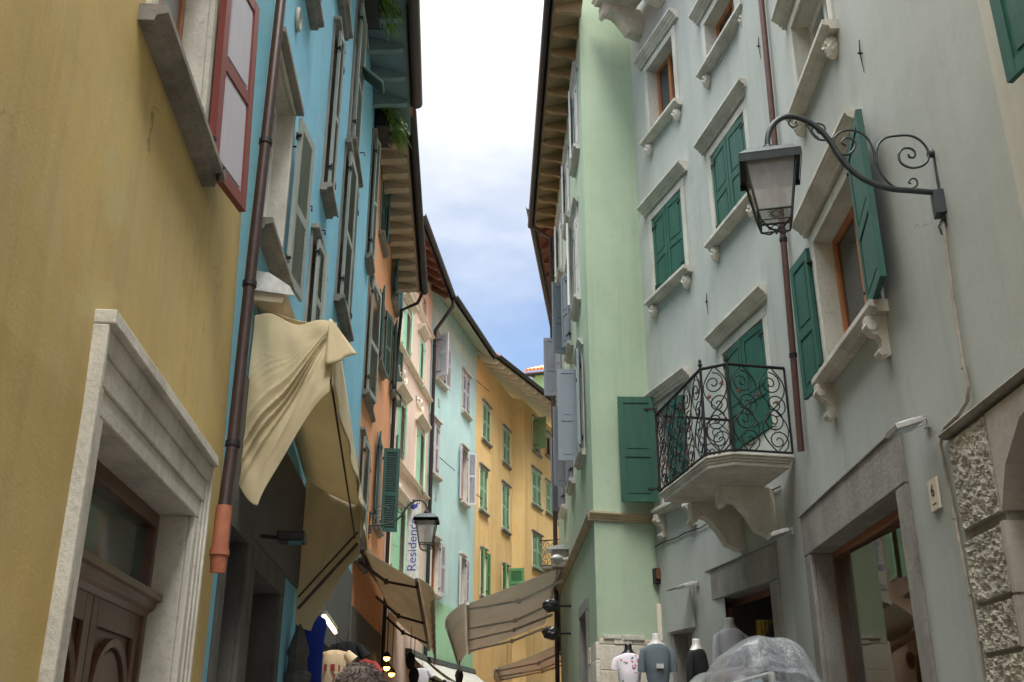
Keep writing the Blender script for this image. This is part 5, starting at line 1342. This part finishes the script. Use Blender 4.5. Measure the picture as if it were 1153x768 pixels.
# a wall bracket lamp under the tan awning
# ================================================================== PERSON (only the hair shows)
def person(x, y, height, label):
    rt = thing('person', V((x,y,0)), label, 'person')
    hh = height; m = MB(); k = hh/1.75
    def ring(cx, cy, a, b, z): return [V((x+cx+math.cos(2*math.pi*i/20)*a, y+cy+math.sin(2*math.pi*i/20)*b, z*k)) for i in range(20)]
    m.loft([ring(0,0,.001,.001,1.75), ring(0,0,.05,.06,1.74), ring(0,0,.078,.095,1.69), ring(0,0,.08,.10,1.62), ring(0,0,.07,.085,1.55), ring(0,-.0,.055,.06,1.50), ring(0,0,.055,.055,1.46), ring(0,0,.12,.09,1.43), ring(0,0,.20,.11,1.38), ring(0,0,.19,.12,1.25), ring(0,0,.15,.10,1.05), ring(0,0,.17,.12,.90), ring(0,0,.16,.11,.82), ring(0,0,.001,.001,.80)])
    for sg in (-1,1):
        m.tube([V((x+sg*.19,y,1.38*k)), V((x+sg*.24,y,1.1*k)), V((x+sg*.25,y-.05,.85*k)), V((x+sg*.25,y-.07,.74*k))], [.05,.045,.035,.03], 10)
        m.tube([V((x+sg*.09,y,.86*k)), V((x+sg*.10,y,.48*k)), V((x+sg*.10,y+.01,.08*k)), V((x+sg*.10,y-.06,.04*k))], [.09,.065,.045,.045], 10)
        for f_ in range(4): m.tube([V((x+sg*.25+(f_-1.5)*.016,y-.07,.76*k)), V((x+sg*.25+(f_-1.5)*.018,y-.085,(.66+.005*(f_%2))*k))], .008, 6)
        m.tube([V((x+sg*.24,y-.08,.76*k)), V((x+sg*.215,y-.10,.71*k))], .009, 6)
        m.tube([V((x+sg*.078,y,1.63*k)), V((x+sg*.088,y+.01,1.60*k))], .014, 6)
    m.tube([V((x,y-.09,1.64*k)), V((x,y-.115,1.60*k))], [.008,.014], 6)
    m.build('body', 'skin', rt)
    m = MB()
    m.loft([ring(0,0,.125,.095,1.44), ring(0,0,.215,.125,1.39), ring(0,0,.205,.135,1.25), ring(0,0,.165,.115,1.05), ring(0,0,.185,.135,.86)], False)
    for sg in (-1,1): m.tube([V((x+sg*.19,y,1.385*k)), V((x+sg*.24,y,1.1*k)), V((x+sg*.25,y-.05,.86*k))], [.062,.058,.048], 12)
    m.build('jacket', 'black_cloth', rt)
    m = MB()
    for sg in (-1,1): m.tube([V((x+sg*.09,y,.88*k)), V((x+sg*.10,y,.48*k)), V((x+sg*.10,y+.01,.10*k))], [.105,.08,.065], 12)
    m.build('trousers', 'grey_cloth', rt)
    m = MB(); rr = random.Random(4)
    m.loft([ring(0,0,.001,.001,1.785), ring(0,.01,.06,.07,1.775), ring(0,.015,.098,.112,1.72), ring(0,.03,.102,.105,1.62), ring(0,.05,.085,.07,1.52), ring(0,.05,.001,.001,1.50)])
    for i in range(1500):
        th = rr.uniform(0,2*math.pi); ph = rr.uniform(.15,1.5); q = V((x+math.cos(th)*math.cos(ph)*.10, y+.015+math.sin(th)*math.cos(ph)*.112, (1.67+math.sin(ph)*.115)*k))
        d = (q-V((x,y,1.67*k))).normalized(); t2 = V((rr.uniform(-1,1),rr.uniform(-1,1),rr.uniform(-.6,.3)))
        m.tube([q, q+(d*.35+t2*.6)*.018, q+(d*.1+t2)*.035], [.0025,.0025,.001], 4)
    m.build('hair', 'hair', rt)
hp = aty(405, 759, 4.7)
person(hp.x, 4.7, hp.z, 'person with tousled grey-brown hair at the bottom edge, left of centre')
# the old yellow front leans back slightly above the door
def descend(o):
    for c_ in o.children: yield c_; yield from descend(c_)
for o in descend(YH):
    if o.type == 'MESH':
        for v in o.data.vertices:
            if v.co.z > 3.3: v.co.x -= .036*(v.co.z-3.3)
# ================================================================== WORLD, SUN, CAMERA
w = bpy.data.worlds.new('World'); SC.world = w; w.use_nodes = True; nt = w.node_tree
for n in list(nt.nodes): nt.nodes.remove(n)
SUN_EL, SUN_AZ = 60, 172
sky = N(nt, 'ShaderNodeTexSky', sky_type='NISHITA', sun_disc=False, sun_elevation=R(SUN_EL), sun_rotation=R(SUN_AZ), air_density=1.0, dust_density=1.5, ozone_density=1.5)
bg1 = N(nt, 'ShaderNodeBackground', Strength=.055); nt.links.new(sky.outputs[0], bg1.inputs[0])
tc = N(nt, 'ShaderNodeTexCoord'); sx = N(nt, 'ShaderNodeSeparateXYZ'); nt.links.new(tc.outputs['Generated'], sx.inputs[0])
mp = N(nt, 'ShaderNodeMapping'); mp.inputs['Scale'].default_value = (1.6,1.6,4.2); nt.links.new(tc.outputs['Generated'], mp.inputs[0])
cn = N(nt, 'ShaderNodeTexNoise', Scale=1.5, Detail=7.0, Roughness=.55); nt.links.new(mp.outputs[0], cn.inputs['Vector'])
ma = N(nt, 'ShaderNodeMath', operation='MULTIPLY_ADD'); nt.links.new(cn.outputs['Fac'], ma.inputs[0]); ma.inputs[1].default_value = .34; nt.links.new(sx.outputs['Z'], ma.inputs[2])
rp = N(nt, 'ShaderNodeValToRGB'); nt.links.new(ma.outputs[0], rp.inputs[0]); rp.color_ramp.interpolation = 'EASE'
rp.color_ramp.elements[0].position = .52; rp.color_ramp.elements[0].color = (0,0,0,1); rp.color_ramp.elements[1].position = .76; rp.color_ramp.elements[1].color = (1,1,1,1)
bg2 = N(nt, 'ShaderNodeBackground', Strength=1.6); bg2.inputs[0].default_value = (.97,.985,1,1)
sb = N(nt, 'ShaderNodeMapRange'); sb.interpolation_type = 'SMOOTHSTEP'; nt.links.new(sx.outputs['Z'], sb.inputs[0])
sb.inputs['From Min'].default_value = .60; sb.inputs['From Max'].default_value = .92; sb.inputs['To Min'].default_value = .235; sb.inputs['To Max'].default_value = 2.5
cb = N(nt, 'ShaderNodeMath', operation='MULTIPLY_ADD'); nt.links.new(cn.outputs['Fac'], cb.inputs[0]); cb.inputs[1].default_value = .10; nt.links.new(sb.outputs[0], cb.inputs[2]); nt.links.new(cb.outputs[0], bg2.inputs['Strength'])
ms = N(nt, 'ShaderNodeMixShader'); nt.links.new(rp.outputs[0], ms.inputs[0]); nt.links.new(bg1.outputs[0], ms.inputs[1]); nt.links.new(bg2.outputs[0], ms.inputs[2])
ou = N(nt, 'ShaderNodeOutputWorld'); nt.links.new(ms.outputs[0], ou.inputs[0])
ld = bpy.data.lights.new('sun', 'SUN'); ld.energy = 1.3; ld.angle = R(25); ld.color = (1,.96,.9)
lo = bpy.data.objects.new('sun', ld); COL.objects.link(lo)
az = R(SUN_AZ); el = R(SUN_EL); sd = V((math.sin(az)*math.cos(el), math.cos(az)*math.cos(el), math.sin(el)))
lo.rotation_euler = (-sd).to_track_quat('-Z', 'Y').to_euler(); lo.location = (0,0,40)
cd = bpy.data.cameras.new('camera'); cd.sensor_width = 36; cd.lens = FPX/1153*36; cd.clip_end = 1000; cd.clip_start = .05
co = bpy.data.objects.new('camera', cd); COL.objects.link(co); co.location = CAMP; co.rotation_euler = (R(90)+PITCH, 0, 0)
SC.camera = co
SC.view_settings.view_transform = 'Standard'; SC.view_settings.look = 'None'; SC.view_settings.exposure = 2.12; SC.view_settings.gamma = 1
SC.cycles.max_bounces = 8; SC.cycles.diffuse_bounces = 5; SC.cycles.transparent_max_bounces = 12
